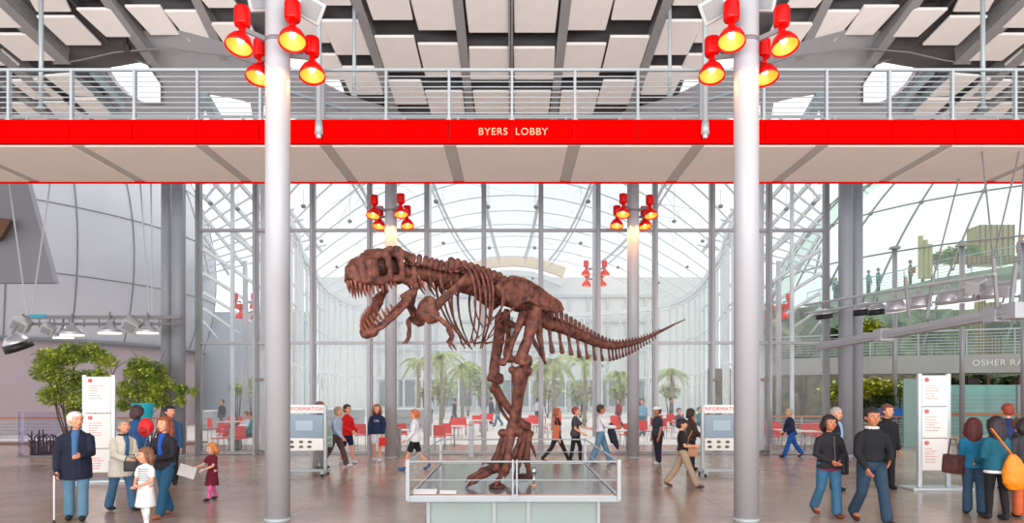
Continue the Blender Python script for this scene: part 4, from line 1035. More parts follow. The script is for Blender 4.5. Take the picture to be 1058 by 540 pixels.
t = empty('lighting_truss', (px(95, 327, LY).x, LY, pz.z), 0, 'horizontal steel lighting pipe hung on cables at the left', 'lighting truss'); o = Vector((px(95, 327, LY).x, LY, pz.z))
a, b = px(18, 327.5, LY)-o, px(188, 327.5, LY)-o
bm = B(); bar(bm, a, b, .1, .1); build('upper_pipe', bm, M_steel, t)
bm = B(); tube(bm, [a+Vector((.3, 0, -.2)), b+Vector((0, 0, -.2))], .04, 8); build('lower_pipe', bm, M_steel, t, True)
bm = B(); bar(bm, px(32, 326.2, LY-.06)-o, px(48, 326.2, LY-.06)-o, .04, .09); build('blue_tape', bm, mat('cyan_tape', (40, 160, 190), .5), t)
for k in range(11):
    p = a.lerp(b, (k+.5)/11); bm = B(); bar(bm, p, p-UP_(.3), .03, .03); build('strut', bm, M_steel, t)
for (x0, y0, x1, y1) in ((5, 185, 29, 327), (57, 185, 33, 325), (143, 185, 155, 326), (156, 185, 158, 326)):
    bm = B(); tube(bm, [px(x1, y1, LY)-o, px(x0, y0-30, LY+.2)-o], .022, 6); build('cable', bm, M_rail, t)
for x, y, s, k, lab in ((75, 344, .9, 'reflector', 'wide silver reflector lamp second along the left truss'), (66, 347, .8, 'reflector', 'silver reflector lamp tucked behind the second one on the left truss'), (114, 342, .9, 'reflector', 'silver reflector lamp at the middle of the left truss'), (153, 342, .85, 'reflector', 'silver reflector lamp at the right end of the left truss')):
    rig_lamp(px(x, y, LY-.1+(.5 if x == 66 else 0)), s, (.05, 0, 0), lab, k, .25)
rig_lamp(px(18, 355, LY-1.2), .95, (.35, -.25, 0), 'large round black-rimmed floodlight hanging at the far left', 'shroud', .2)
for x, y, s, lab in ((22, 335, 1.1, 'white box lamp at the left end of the left truss'), (50, 340, .8, 'small grey box lamp beside the left end of the left truss'), (136, 336, 1.05, 'white box lamp between the silver reflectors of the left truss')):
    boxflood(px(x, y, LY-.15), (.5, .5, .4), lab, s, 'box lamps on the left truss', Vector((0, .1, .3)))
# right rig: box beam rising to the right, lamps along a rail above it
A, Bv = px(760, 367, 24.5), px(1050, 320, 13.2)
t = empty('lighting_beam', A.lerp(Bv, .5), 0, 'long grey box beam of the lighting rig rising toward the right edge', 'lighting beam'); o = A.lerp(Bv, .5)
A, Bv = px(848, 358, 20.6), px(1051, 321, 13.4); o = A.lerp(Bv, .5); t.location = o
M_rig = mat('rig_grey', (176, 176, 182), .45, .2)
bm = B(); bar(bm, A-o, Bv-o, .3, .2); build('box_beam', bm, M_rig, t)
bm = B(); bar(bm, A-o-UP_(.02), Bv-o-UP_(.02), .36, .03); build('flange', bm, M_rig, t)
for f in (.42, .93, 1.0):
    p = A.lerp(Bv, f)-o; bm = B(); box(bm, p, (.34, .38, .32), None, .02); build('joint_block', bm, M_rig, t)
for (x0, y0, x1, y1) in ((832, 315, 1028, 283), (832, 324, 1050, 290)):
    bm = B(); tube(bm, [px(x0, y0, 20.6)-o, px(x1, y1, 13.4)-o], .035, 8); build('upper_rail', bm, M_rail, t, True)
for (x0, y0, x1, y1, Y) in ((940, 327, 936, 287, 15.7), (958, 328, 965, 285, 15.5), (1031, 317, 1027, 268, 13.6), (1045, 316, 1050, 273, 13.4)):
    bm = B(); tube(bm, [px(x0, y0, Y)-o, px(x1, y1, Y)-o], .04, 8); build('inclined_strut', bm, mat('strut_grey', (140, 138, 140), .5), t, True)
for (x0, y0, x1, y1, Y) in ((964, 290, 999, 180, 15.5), (1027, 268, 1015, 180, 13.6), (1027, 268, 1054, 180, 13.6), (1052, 270, 1060, 185, 13.4)):
    bm = B(); tube(bm, [px(x0, y0, Y)-o, px(x1, y1-25, Y+.4)-o], .018, 6); build('cable', bm, mat('cable_grey', (120, 118, 120), .5), t)
for k, (x, y, Y, s, kd) in enumerate(((852, 327, 20.2, .6, 'shroud'), (893, 322, 18.2, .7, 'shroud'), (907, 322, 17.6, .62, 'shroud'), (926, 323, 16.9, .62, 'reflector'), (951, 319, 15.8, .62, 'reflector'), (981, 315, 15.2, .66, 'reflector'), (1005, 312, 14.4, .66, 'reflector'), (1028, 309, 13.9, .66, 'reflector'))):
    rig_lamp(px(x, y-2, Y+.95), s*1.08, (.1, -.15, 0), 'round %s lamp, %s along the right rig beam from its far end' % ('black-rimmed' if kd == 'shroud' else 'silver', ['first', 'second', 'third', 'fourth', 'fifth', 'sixth', 'seventh', 'eighth'][k]), 'dome' if kd == 'reflector' else kd, .1, 'rig lamps on the right')
boxflood(px(1009, 295, 14.2), (.3, -.4, .4), 'grey box lamp above the right rig beam', .8, 'box lamps on the right rig', Vector((0, .1, -.25)))
boxflood(px(1040, 299, 13.8), (.3, -.4, .4), 'paler box lamp at the right end of the right rig', .7, 'box lamps on the right rig', Vector((0, .1, -.25)))
# ---------------------------------------------------------------- right wing: glass dome over planted ramps
RC = Vector((33, 46, 4.0)); RR = 15.5
M_drib = mat('dome_rib', (128, 134, 130), .5)
M_dglass = glass('dome_glass', (228, 241, 234), .08, (204, 224, 212), .2)
def rd(a, e, r=RR): a, e = math.radians(a), math.radians(e); return RC+Vector((r*math.cos(e)*math.cos(a), r*math.cos(e)*math.sin(a), r*math.sin(e)))
bm = B(); g = {}
for i in range(49):
    for j in range(17): g[i, j] = bm.verts.new(rd(-225+i*5, -14+j*6, RR-.06))
for i in range(48):
    for j in range(16): bm.faces.new((g[i, j], g[i+1, j], g[i+1, j+1], g[i, j+1]))
struct('window_60', bm, M_dglass, label='glass skin of the rainforest dome', smooth=True)
bm = B()
for a in range(-216, 20, 13): tube(bm, [rd(a+e*.28, e) for e in range(-14, 82, 4)], .06, 6, cap=False)
for k, e0 in enumerate((-2, 10, 22, 34, 46, 58)): tube(bm, [rd(a, e0) for a in range(-225, 16, 5)], .05, 5, cap=False)
for a in range(-216, 20, 13):
    for e in (-2, 10, 22, 34, 46, 58): ell(bm, rd(a+e*.28, e, RR-.02), (.13, .13, .13), None, 8, 6)
struct('trim_%d' % nb, bm, M_drib, label='steel ribs and nodes of the rainforest dome'); nb += 1
# upper ramp: slab that comes nearer toward the right edge
def slab(P, wd, th, name_label, m, z):
    bm = B()
    n = len(P); top = []
    for i, p in enumerate(P):
        d = (P[min(i+1, n-1)]-P[max(i-1, 0)]).normalized(); s = Vector((-d.y, d.x, 0)).normalized()
        top.append((p, p+s*wd))
    for (a, b), (c, d) in zip(top, top[1:]):
        v = [bm.verts.new(q+UP_(h)) for h in (0, -th) for q in (a, c, d, b)]
        for f in ((0, 1, 2, 3), (7, 6, 5, 4), (0, 4, 5, 1), (1, 5, 6, 2), (2, 6, 7, 3), (3, 7, 4, 0)): bm.faces.new([v[k] for k in f])
    o = build('walkway', bm, m); return tag(o, name_label, 'walkway')
M_slab = mat('walkway_grey', (168, 168, 164), .7, 0, .04, 1)
ZU = 8.94
def zpx(x, y, z): Y = (z-CH)*F/(HY-y); return Vector(((x-CX)*Y/F, Y, z))
UPT = [zpx(x, y, ZU) for x, y in ((835, 316), (862, 309), (900, 302), (935, 295), (970, 287), (1005, 281), (1035, 276), (1070, 271), (1110, 266))]
slab(UPT, 2.6, .42, 'upper grey curved walkway in the glass dome', M_slab, ZU)
def rail_poly(P, hgt, label, off=0, wires=5):
    t = empty('railing', P[0], 0, label, 'railing'); o = P[0]
    for a, b in zip(P, P[1:]):
        n = max(1, int((b-a).length/1.6))
        for i in range(n): p = a.lerp(b, i/n)-o; bm = B(); bar(bm, p, p+UP_(hgt), .04, .04); build('post', bm, M_rail, t)
    bm = B()
    for a, b in zip(P, P[1:]): bar(bm, a-o+UP_(hgt), b-o+UP_(hgt), .07, .06)
    build('handrail', bm, M_rail, t)
    for k in range(wires):
        bm = B()
        for a, b in zip(P, P[1:]): bar(bm, a-o+UP_(.12+k*(hgt-.15)/wires), b-o+UP_(.12+k*(hgt-.15)/wires), .015, .025)
        build('rail_bar', bm, M_rail, t)
    return t
rail_poly([p+Vector((0, .05, 0)) for p in UPT], 1.05, 'steel railing along the upper walkway in the dome')
ZM = 3.55
MPT = [zpx(x, y, ZM) for x, y in ((790, 371), (850, 369.5), (900, 368), (950, 367), (1000, 366), (1050, 365), (1110, 364))]
s_ = slab(MPT, 3, .75, 'middle grey walkway band on the right, lettered along its edge', M_slab, ZM)
rail_poly([p+Vector((0, .05, 0)) for p in MPT], 1.0, 'steel railing along the middle walkway on the right', wires=7)
q = MPT[4].lerp(MPT[5], .09); text_mesh('OSHER RAINFOREST', .34, .012, mat('letters_pale', (236, 236, 232), .5), s_, (q.x, q.y-.03, ZM-.36), (PI/2, 0, math.atan2((MPT[5]-MPT[4]).y, (MPT[5]-MPT[4]).x)), spacing=1.1, align='LEFT')
for x, Y in ((925, 26.5), (994.5, 26), (1058, 25.5)):
    p = fl(x, HY+CH*F/Y); t = empty('slim_post', p, 0, 'slim grey steel post on the right, %s' % ('left of the directory sign' if x < 950 else 'right of the directory sign' if x < 1010 else 'at the right edge'), 'post')
    build('shaft', cyl(B(), (0, 0, 0), (0, 0, 7.6), .09, n=12), M_alu, t, True); build('head', box(B(), (0, 0, 7.65), (.3, .3, .1)), M_alu, t)
# greenery on the ramps
for i, (x, y, r_, Y, m, lab, lf) in enumerate([(985, 264, 12, 42, M_ylw, 'long light green hedge on the upper walkway, left half', .3), (1002, 262, 12, 41.3, M_leaf, 'long light green hedge on the upper walkway, right half', .3), (968, 267, 8, 43, M_leaf, 'low end of the light green hedge on the upper walkway', .3),
    (880, 400, 14, 26.9, M_ylw, 'yellow-green bush right beside the double column', .3), (905, 401, 15, 26.9, M_ylw, 'yellow-green bush under the middle walkway, second from the double column', .3), (926, 402, 12, 26.9, M_leaf, 'green bush under the middle walkway left of the directory sign', .3), (914, 414, 11, 26.6, M_leafd, 'dark green bush low under the middle walkway', .3),
    (862, 404, 13, 27.2, M_leaf, 'dark green bush left of the right double column', .3), (900, 338, 13, 38, M_ylw, 'yellow-green leaves on the middle walkway at the left end of the rig', .3), (925, 340, 12, 38, M_leafd, 'dark green bush on the middle walkway below the rig', .3),
    (960, 342, 16, 39, M_leafd, 'dark green bush on the middle walkway, middle', .34), (992, 342, 15, 38, M_leaf, 'mixed green bush on the middle walkway right of the middle', .34), (1030, 338, 12, 37, M_leafd, 'dark green bush on the middle walkway at the right', .34), (1010, 395, 16, 33, M_leafd, 'dark bush in the shade under the lettered walkway', .34), (1046, 398, 14, 33, M_leafd, 'dark bush at the right edge under the lettered walkway', .34),
    (944, 400, 9, 26.7, M_ylw, 'yellow-green bush just left of the directory sign, under the walkway', .3), (985, 400, 12, 30, M_leafd, 'dark green bush behind the directory sign', .3), (890, 418, 10, 30, M_leafd, 'low dark bush right of the double column', .3), (872, 346, 14, 39, M_leafd, 'dark bush at the left end of the middle walkway', .34), (1058, 342, 14, 38, M_leafd, 'dark bush at the right end of the middle walkway', .34), (830, 372, 10, 33, M_leafd, 'hazy green bush seen through the right end of the glass wall', .3), (810, 388, 13, 35, M_palm, 'hazy pale green bush through the glass right of the near right column', .3)]):
    shrub(x, y, r_, Y, lab, m, 80+i, 'bushes of the rainforest dome', lf, 1500)
def wood_box(x0, y0, x1, y1, Y, dep, label, col, slats=0):
    a, b = px(x0, y1, Y), px(x1, y0, Y); t = empty('timber_wall', ((a.x+b.x)/2, Y, a.z), 0, label, 'timber wall'); w_, h = b.x-a.x, b.z-a.z
    m = mat('timber%d' % col[0], col, .6, 0, .12, 4)
    bm = B(); box(bm, (0, dep/2, h/2), (w_, dep, h), None, .02); build('panel', bm, m, t)
    bm = B(); n = slats or 6
    for k in range(n+1): box(bm, (-w_/2+w_*k/n, -.02, h/2), (.06, .05, h))
    build('batten', bm, mat('timber_batten', (120, 82, 52), .6), t); return t
wood_box(1013, 232, 1048, 272, 41, 1.2, 'tan timber kiosk wall on the upper walkway', (186, 152, 116))
wood_box(990, 264, 1058, 272, 38.5, .3, 'low brown timber parapet on the upper walkway', (168, 120, 84), 14)
wood_box(1020, 352, 1046, 300, 38, .8, 'x', (190, 150, 104)) if False else None
wood_box(1012, 300, 1018, 366, 37, .4, 'narrow tan timber fin standing behind the right rig', (206, 168, 120), 2)
wood_box(1024, 312, 1034, 366, 37.5, .4, 'second tan timber fin behind the right rig', (196, 156, 108), 3)
for k, x in enumerate((961, 966, 971)):
    o = build('timber_pole', cyl(B(), (0, 0, 0), (0, 0, 2.6-.25*k), .14, n=12), mat('timber_pale', (206, 182, 140), .6), loc=zpx(x, 285, ZU)+Vector((0, .9, 0))); tag(o, 'pale timber pole on the upper walkway left of the hedge, %s' % ('leftmost', 'middle', 'rightmost')[k], 'pole')
# planted rock wall behind the ramps
rr = random.Random(21); bm = B(); g = {}
for i in range(41):
    for j in range(13):
        X = 14.5+i*.62; g[i, j] = bm.verts.new((X, 40.5+.12*(X-14)+rr.uniform(-.5, .5)+j*.12, j*.62-.1))
for i in range(40):
    for j in range(12): bm.faces.new((g[i, j], g[i+1, j], g[i+1, j+1], g[i, j+1]))
struct('wall_right', bm, mat('planted_rock', (92, 104, 84), .9, col2=(176, 178, 156), scale=1.3), smooth=True, label='rough planted rock wall inside the dome')
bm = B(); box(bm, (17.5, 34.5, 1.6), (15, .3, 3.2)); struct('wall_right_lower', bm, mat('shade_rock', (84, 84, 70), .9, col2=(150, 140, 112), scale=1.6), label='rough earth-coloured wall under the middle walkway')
# teal glazed box office and low counters at floor level
p = fl(1004, 459); t = empty('glass_booth', (p.x, p.y+.4, 0), 0, 'teal glass booth with white slats at the right behind the directory sign', 'booth')
hb = 2.3
bm = B(); box(bm, (0, .6, hb/2), (4.2, 1.2, hb)); build('body', bm, mat('teal_glass', (120, 176, 168), .15, 0, .08, 1), t)
for k in range(11):
    bm = B(); box(bm, (0, -.03, .35+k*.16), (4.1, .03, .03)); build('slat', bm, M_rail2, t)
bm = B(); box(bm, (0, -.06, 1.15), (4.3, .08, .09)); build('timber_rail', bm, mat('rail_wood188', (188, 112, 70), .5), t)
bm = B(); box(bm, (0, -.02, .16), (4.3, .06, .32)); build('plinth', bm, mat('plinth_beige', (190, 178, 160), .7), t)
for x in (-2.1, 2.1): bm = B(); box(bm, (x, .0, hb/2), (.12, .12, hb)); build('corner_post', bm, M_alu, t)
rail_run(9.6, 15.0, 25.6, 25.6, 0, 1.1, 'slatted railing with a wooden top behind the walking couple', 4, 9, (196, 130, 86))
o = empty('blue_counter_screen', fl(918, 460)+Vector((.1, -.02, 1.12)), 0, 'bright blue slanted panel on top of the slatted railing behind the couple', 'panel')
build('board', box(B(), (0, 0, .14), (1.05, .04, .3), (-.3, 0, 0), .01), mat('bright_blue', (20, 106, 200), .5), o); build('foot', box(B(), (0, .05, .01), (.8, .12, .03)), M_steel, o)
o = build('door_leaf', box(B(), (0, 0, 1.25), (.62, .08, 2.5), None, .01), mat('green_tint_panel', (128, 160, 152), .3), loc=fl(940, 462)+Vector((.15, .1, 0))); tag(o, 'narrow sea green glass panel standing left of the directory sign', 'glass panel')
# stair frame at the far right
p = fl(1046, 455); t = empty('timber_stair', p, 0, 'brown timber stair frame at the right edge behind the visitors', 'stair')
M_br = mat('dark_brown_timber', (104, 72, 56), .7)
for k in range(7): bm = B(); box(bm, (-1+k*.34, .3, 1.1+k*.26), (.34, 1.1, .05)); build('tread', bm, M_br, t)
for y in (-.25, .85):
    bm = B(); bar(bm, (-1.2, y, .9), (1.2, y, 2.6), .06, .25); build('stringer', bm, M_br, t)
for x in (-1.2, .1, 1.3): bm = B(); box(bm, (x, -.28, 1.36), (.12, .12, 2.7)); build('post', bm, M_br, t)
bm = B(); box(bm, (-1.6, .2, 1.3), (.5, .5, 2.6), None, .02); build('dark_pier', bm, mat('dark_pier', (58, 52, 50), .6), t)
# ---------------------------------------------------------------- floor signs
def glyph_text(parent, x, y, z, wd, n, m, rr, lh=.055):
    """fine print: rows of short strokes at the size of the lines on the sign"""
    bm = B()
    for k in range(n):
        w_ = wd*rr.uniform(.45, 1); xx = 0
        while xx < w_:
            l = rr.uniform(.02, .06); box(bm, (x+xx+l/2, y, z-k*lh), (l, .004, .016)); xx += l+.014
    build('fine_print', bm, m, parent)
def directory(x, ybase, Y, label, boards, turn=0):
    p = px(x, ybase, Y); t = empty('directory_sign', (p.x, Y, 0), turn, label, 'sign', 'directory signs')
    H = 2.42; w_ = .5; M_al = mat('sign_aluminium', (190, 196, 202), .35, .3); rr = random.Random(int(x))
    for s in (-1, 1):
        bm = B(); box(bm, (s*(w_/2+.05), 0, H/2), (.08, .08, H), None, .01); build('post', bm, M_al, t)
    bm = B(); box(bm, (.05, 0, .025), (1.25, .55, .05), None, .015); build('base_plate', bm, M_al, t)
    z = H-.03
    M_bd = mat('board_white', (238, 234, 230), .6); M_rd = mat('sign_red', (214, 40, 44), .5); M_ft = mat('sign_fine_red', (226, 120, 112), .6)
    for k, h in enumerate(boards):
        bm = B(); box(bm, (0, -.02, z-h/2), (w_+.02, .05, h-.02), None, .005); b_ = build('board', bm, M_bd, t)
        bm = B(); c = Vector((-.17, -.048, z-.1)); cyl(bm, c+Vector((0, .004, 0)), c-Vector((0, .003, 0)), .045, n=20); build('round_symbol', bm, M_rd, b_)
        text_mesh(('+', '1', '2')[k] if k else 'i', .07, .002, M_bd, b_, c-Vector((0, .005, 0)), (PI/2, 0, 0), 'symbol_mark') 
        glyph_text(b_, -.2, -.046, z-.22, .3, 5 if h < .66 else 6, M_ft, rr)
        z -= h
    return t
directory(965, 505, 14.2, 'tall white three-board directory sign on the right, grey posts and flat base', [.66, .66, .68])
directory(103, 497, 15.4, 'tall white directory sign on the left behind the old man', [.84, .8, .55], .18)
def infoboard(x, ybase, label, turn=0):
    p = fl(x, ybase); t = empty('information_board', p, turn, label, 'sign', 'information boards')
    H = 1.62; w_ = .98; M_al = M_rail2
    for s in (-1, 1):
        bm = B(); box(bm, (s*w_/2, 0, H/2+.08), (.07, .09, H), None, .01); build('post', bm, M_al, t)
        bm = B(); box(bm, (s*w_/2, 0, .09), (.09, .6, .05), None, .01); build('foot', bm, M_al, t)
        for y in (-.25, .25): bm = B(); cyl(bm, (s*w_/2-.02, y, .045), (s*w_/2+.02, y, .045), .045, n=14); build('caster', bm, M_black, t, True)
    bm = B(); box(bm, (0, 0, .13), (w_, .25, .06), None, .01); build('shelf', bm, M_al, t)
    bm = B(); box(bm, (0, 0, H), (w_-.06, .05, .2), None, .005); hb_ = build('header', bm, mat('board_white', (238, 234, 230), .6), t)
    text_mesh('INFORMATION', .125, .003, mat('sign_red', (214, 40, 44), .5), hb_, (0, -.03, H), (PI/2, 0, 0), spacing=1.15)
    bm = B(); box(bm, (0, 0, H-.42), (w_-.1, .05, .56), None, .01); s_ = build('screen', bm, mat('screen_slate', (132, 152, 168), .25), t)
    bm = B(); box(bm, (-.02, -.028, H-.4), (.42, .006, .24)); build('map_panel', bm, mat('screen_pale', (166, 184, 198), .4), s_)
    bm = B(); box(bm, (0, 0, H-.86), (w_-.1, .05, .3), None, .005); m_ = build('leaflet_panel', bm, mat('board_white', (238, 234, 230), .6), t)
    rr = random.Random(3)
    for k in range(6):
        bm = B(); ell(bm, (-.32+.22*(k % 3)+rr.uniform(-.02, .02), -.028, H-.8-.12*(k//3)), (.06, .006, .035), None, 10, 6); build('picture', bm, mat('pic%d' % (k % 3), ((70, 78, 66), (120, 110, 60), (90, 96, 100))[k % 3], .6), m_)
    bm = B(); box(bm, (0, 0, H-1.22), (w_-.1, .012, .4)); build('lower_pane', bm, M_glass, t)
infoboard(316, 491, 'rolling information board with a slate screen, right of the near left column')
infoboard(747, 491, 'rolling information board half hidden left of the near right column')
# ---------------------------------------------------------------- people
SK = mat('skin', (226, 160, 126), .55); SKT = mat('skin_tan', (190, 120, 86), .55); SKP = mat('skin_pale', (238, 184, 156), .55)
def cl(name, c, var=.1):
    if max(c) < 205: c = tuple(v*.86 for v in c)
    return mat('cloth_'+name, c, .85, 0, var, 9, .15)
def loft(bm, rings, n=16, rot=None):
    """closed stack of ellipses: (centre, rx, ry)"""
    R_ = []
    for c, rx, ry in rings:
        R_.append([bm.verts.new(Vector(c)+Vector((rx*math.cos(2*PI*k/n), ry*math.sin(2*PI*k/n), 0))) for k in range(n)])
    for a, b in zip(R_, R_[1:]):
        for k in range(n): bm.faces.new((a[k], a[(k+1) % n], b[(k+1) % n], b[k]))
    bm.faces.new(R_[0][::-1]); bm.faces.new(R_[-1])
def person(x, feet, hgt_px, rz, label, top, bottom, hair, shoes=(40, 40, 44), skin=None, legs=((.0, .03), (.0, .03)), arms=((.05, .12, .2, .0), (.05, .12, .2, .0)), fat=1.0, child=False, lean=0.0, head=(0, 0), Y=None, hat=None, collar=None, z0=0.0, lod=None, group=None, female=False, seated=False, inner=None, socks=None):
    if Y is None: Y = (CH-z0)*F/(feet-HY)
    X = (x-CX)*Y/F; H = hgt_px*Y/F if hgt_px < 300 else hgt_px/1000.0
    skin = skin or SK
    near = Y < 13.5; vox = .0095 if near else (.013 if Y < 24 else .022)
    if H < 1.3: vox *= .8
    t = empty('person', (X, Y, z0), rz, label, 'person', group)
    hf = 1.28 if child else 1.0
    # --- legs
    hipz = .52*H; ank = []
    for s, (a, k) in zip((1, -1), legs):
        hp = Vector((s*.052*H*fat, 0, 0)); kn = hp+Vector((s*.004*H, -math.sin(a), -math.cos(a)))*.245*H; an = kn+Vector((0, -math.sin(a-k), -math.cos(a-k)))*.235*H
        ank.append((hp, kn, an, a-k))
    low = min(q[2].z for q in ank); dz = .04*H-low
    L = [(hp+UP_(dz), kn+UP_(dz), an+UP_(dz), sh) for hp, kn, an, sh in ank]
    hz = dz
    def tp(v):                                          # torso point, leaning forward about the hips
        v = Vector(v); c, s_ = math.cos(lean), math.sin(lean); z = v.z; y = v.y
        return Vector((v.x, y*c-z*s_, z*c+y*s_+hz))
    th = .32*H if not child else .29*H
    shz = .266*H if not child else .248*H
    nk = tp((0, 0, .335*H if not child else .31*H)); 
    hc = tp((0, -.012*H, .41*H if not child else .395*H)); hr = .062*H*hf
    yaw, tilt = head; HM = Matrix.Translation(hc) @ Euler((tilt-lean*.6, 0, yaw), 'ZYX' if False else 'XYZ').to_matrix().to_4x4()
    def h(v): return HM @ (Vector(v)*hr)
    A = []
    for s, (af, ao, eb, ei) in zip((1, -1), arms):
        sh = tp((s*.1*H*(fat*.5+.5)*(.93 if female else 1), 0, shz))
        u = Vector((s*math.sin(ao), -math.sin(af)*math.cos(ao), -math.cos(af)*math.cos(ao)))
        el = sh+u*.17*H; f2 = af+eb
        w = Vector((-s*math.sin(ei), -math.sin(f2)*math.cos(ei), -math.cos(f2)*math.cos(ei))); wr = el+w*.15*H
        A.append((sh, el, wr, w, s))
    # --- skin: one continuous body
    bm = B()
    for hp, kn, an, sh in L:
        tube(bm, [hp+UP_(.02*H), hp.lerp(kn, .5), kn, kn.lerp(an, .35), an], [.048*H, .042*H, .031*H, .031*H, .02*H], 10)
        ell(bm, an+Vector((0, -.045*H, -.018*H)), (.023*H, .062*H, .02*H))
    tor = [(-.02, .075, .055), (.04, .08, .055), (.1, .068, .047), (.18, .08, .054), (.235, .08, .048), (.27, .07, .04), (.3, .045, .032), (.325, .026, .026)]
    k_ = (th/(.32*H))
    for z, rx, ry in tor: pass
    loft(bm, [(tp((0, 0, z*H*k_)), rx*H*fat, ry*H*fat) for z, rx, ry in tor])
    tube(bm, [tp((0, 0, .3*H*k_)), nk, hc-UP_(hr*.3)], [.03*H, .027*H, .03*H], 10)
    ell(bm, h((0, .12, .2)), (hr*.98, hr*1.12, hr*1.05), HM.to_3x3(), 16, 12)        # skull
    ell(bm, h((0, -.25, -.45)), (hr*.72, hr*.72, hr*.75), HM.to_3x3(), 14, 10)      # jaw
    ell(bm, h((0, -.55, -.98)), (hr*.32, hr*.28, hr*.22), HM.to_3x3())
    if Y < 24:
        tube(bm, [h((0, -.95, .05)), h((0, -1.22, -.28)), h((0, -1.0, -.36))], [hr*.1, hr*.17, hr*.12], 8)
        for s in (-1, 1):
            ell(bm, h((s*.95, .05, -.15)), (hr*.12, hr*.2, hr*.3), HM.to_3x3(), 8, 6); ell(bm, h((s*.5, -.72, -.3)), (hr*.25, hr*.2, hr*.22), HM.to_3x3(), 8, 6)
        ell(bm, h((0, -.9, -.62)), (hr*.3, hr*.16, hr*.1), HM.to_3x3(), 8, 6)
    for sh, el, wr, w, s in A:
        tube(bm, [sh-Vector((s*.012*H, 0, .008*H)), sh.lerp(el, .2), sh.lerp(el, .5), el, el.lerp(wr, .35), wr], [.018*H, .027*H, .027*H, .022*H, .022*H, .015*H], 10)
        hx = w.cross(Vector((0, 0, 1)));  hx = hx.normalized() if hx.length > .2 else Vector((1, 0, 0)); 
        pn = Vector((s, 0, 0)); fx_ = w.cross(pn); fx_ = fx_.normalized() if fx_.length > .1 else Vector((0, -1, 0))
        pc = wr+w*.03*H; ell(bm, pc, (.011*H, .022*H, .03*H), Matrix((w.cross(fx_).normalized(), fx_, w)).transposed(), 10, 8)
        cin = (-w.cross(fx_)).normalized()*(-s) if False else Vector((-s, 0, 0))
        for q, ln in zip((-1.5, -.5, .5, 1.5), (.034, .042, .04, .03)):
            a0 = pc+w*.022*H+fx_*q*.011*H; a1 = a0+w*ln*.55*H+cin*.004*H; a2 = a1+w*ln*.4*H+cin*.014*H; tube(bm, [a0, a1, a2], [.0058*H, .0052*H, .004*H], 6)
        b0 = pc+fx_*(.018*H); tube(bm, [b0-w*.012*H, b0+fx_*.014*H+w*.008*H, b0+fx_*.016*H+w*.026*H], [.0075*H, .0062*H, .005*H], 6)
    blob('body', bm, skin, t, vox, 2)
    # --- face
    if Y < 24:
        for s in (-1, 1):
            if near:
                build('eye', ell(B(), h((s*.36, -.86, .02)), (hr*.13, hr*.08, hr*.08), HM.to_3x3(), 10, 8), mat('eye_white', (236, 232, 228), .3), t, True)
            build('pupil', ell(B(), h((s*.36, -.92, .02)), (hr*.075, hr*.06, hr*.07), HM.to_3x3(), 8, 6), mat('pupil_dark', (44, 32, 28), .3), t, True)
            build('eyebrow', tube(B(), [h((s*.2, -.97, .26)), h((s*.52, -.86, .24))], hr*.04, 6), mat('brow', (84, 62, 50), .8), t, True)
        build('mouth', ell(B(), h((0, -1.0, -.62)), (hr*.26, hr*.07, hr*.06), HM.to_3x3(), 10, 6), mat('lips', (184, 92, 84), .5), t, True)
    # --- hair
    hcol, style = hair
    if style != 'bald':
        mh = mat('hair%d_%d' % (hcol[0], hcol[1]), hcol, .6, 0, .2, 20, .4)
        bm = B(); ell(bm, h((0, .2, .36)), (hr*1.1, hr*1.16, hr*1.02), HM.to_3x3(), 16, 12)
        ell(bm, h((0, .5, -.1)), (hr*.98, hr*.8, hr*.9), HM.to_3x3(), 14, 10)
        if style in ('long', 'bob'):
            ln = {'long': 2.6, 'bob': 1.3}[style]
            for a in range(-3, 4):
                an_ = a*.42; p0 = h((math.sin(an_)*.95, .15+math.cos(an_)*.75, .1)); p1 = h((math.sin(an_)*1.12, .2+math.cos(an_)*.85, -.5*ln)); p2 = h((math.sin(an_)*.85, .25+math.cos(an_)*.9, -ln)); tube(bm, [p0, p1, p2], [hr*.42, hr*.42, hr*.22], 8)
            for s in (-1, 1): tube(bm, [h((s*.85, -.35, .55)), h((s*1.05, -.2, -.3)), h((s*.95, -.1, -.5*ln))], [hr*.28, hr*.26, hr*.2], 8)
        if style == 'pony': tube(bm, [h((0, 1.1, .45)), h((0, 1.5, 0)), h((0, 1.45, -.9)), h((0, 1.3, -1.5))], [hr*.28, hr*.32, hr*.26, hr*.1], 8)
        if style == 'curly':
            rr = random.Random(int(x))
            for _ in range(26):
                v = Vector((rr.uniform(-1, 1), rr.uniform(-.2, 1), rr.uniform(-.7, 1))).normalized(); ell(bm, h((v.x*1.0, .25+v.y*.9, .2+v.z*1.0)), (hr*.32,)*3, None, 8, 6)
        # keep the face clear
        ho = blob('hair', bm, mh, t, vox*1.1, 1)
        me = ho.data; b2 = bmesh.new(); b2.from_mesh(me); inv = HM.inverted(); 
        kill = []
        for v in b2.verts:
            q = inv @ v.co; q = q/hr
            if q.y < -.42 and q.z < .55 and abs(q.x) < .8: kill.append(v)
        bmesh.ops.delete(b2, geom=kill, context='VERTS'); b2.to_mesh(me); b2.free()
    if hat:
        mk = cl('hat%d' % hat[0], hat); bm = B(); ell(bm, h((0, .1, .62)), (hr*1.14, hr*1.22, hr*.72), HM.to_3x3(), 16, 10); ell(bm, h((0, -.95, .5)), (hr*.8, hr*.65, hr*.09), HM.to_3x3(), 14, 6); blob('cap', bm, mk, t, vox, 1)
    # --- trousers, shorts, skirt or dress
    kind, bc = bottom; mb = cl('b%d_%d_%d' % tuple(bc), bc); bm = B()
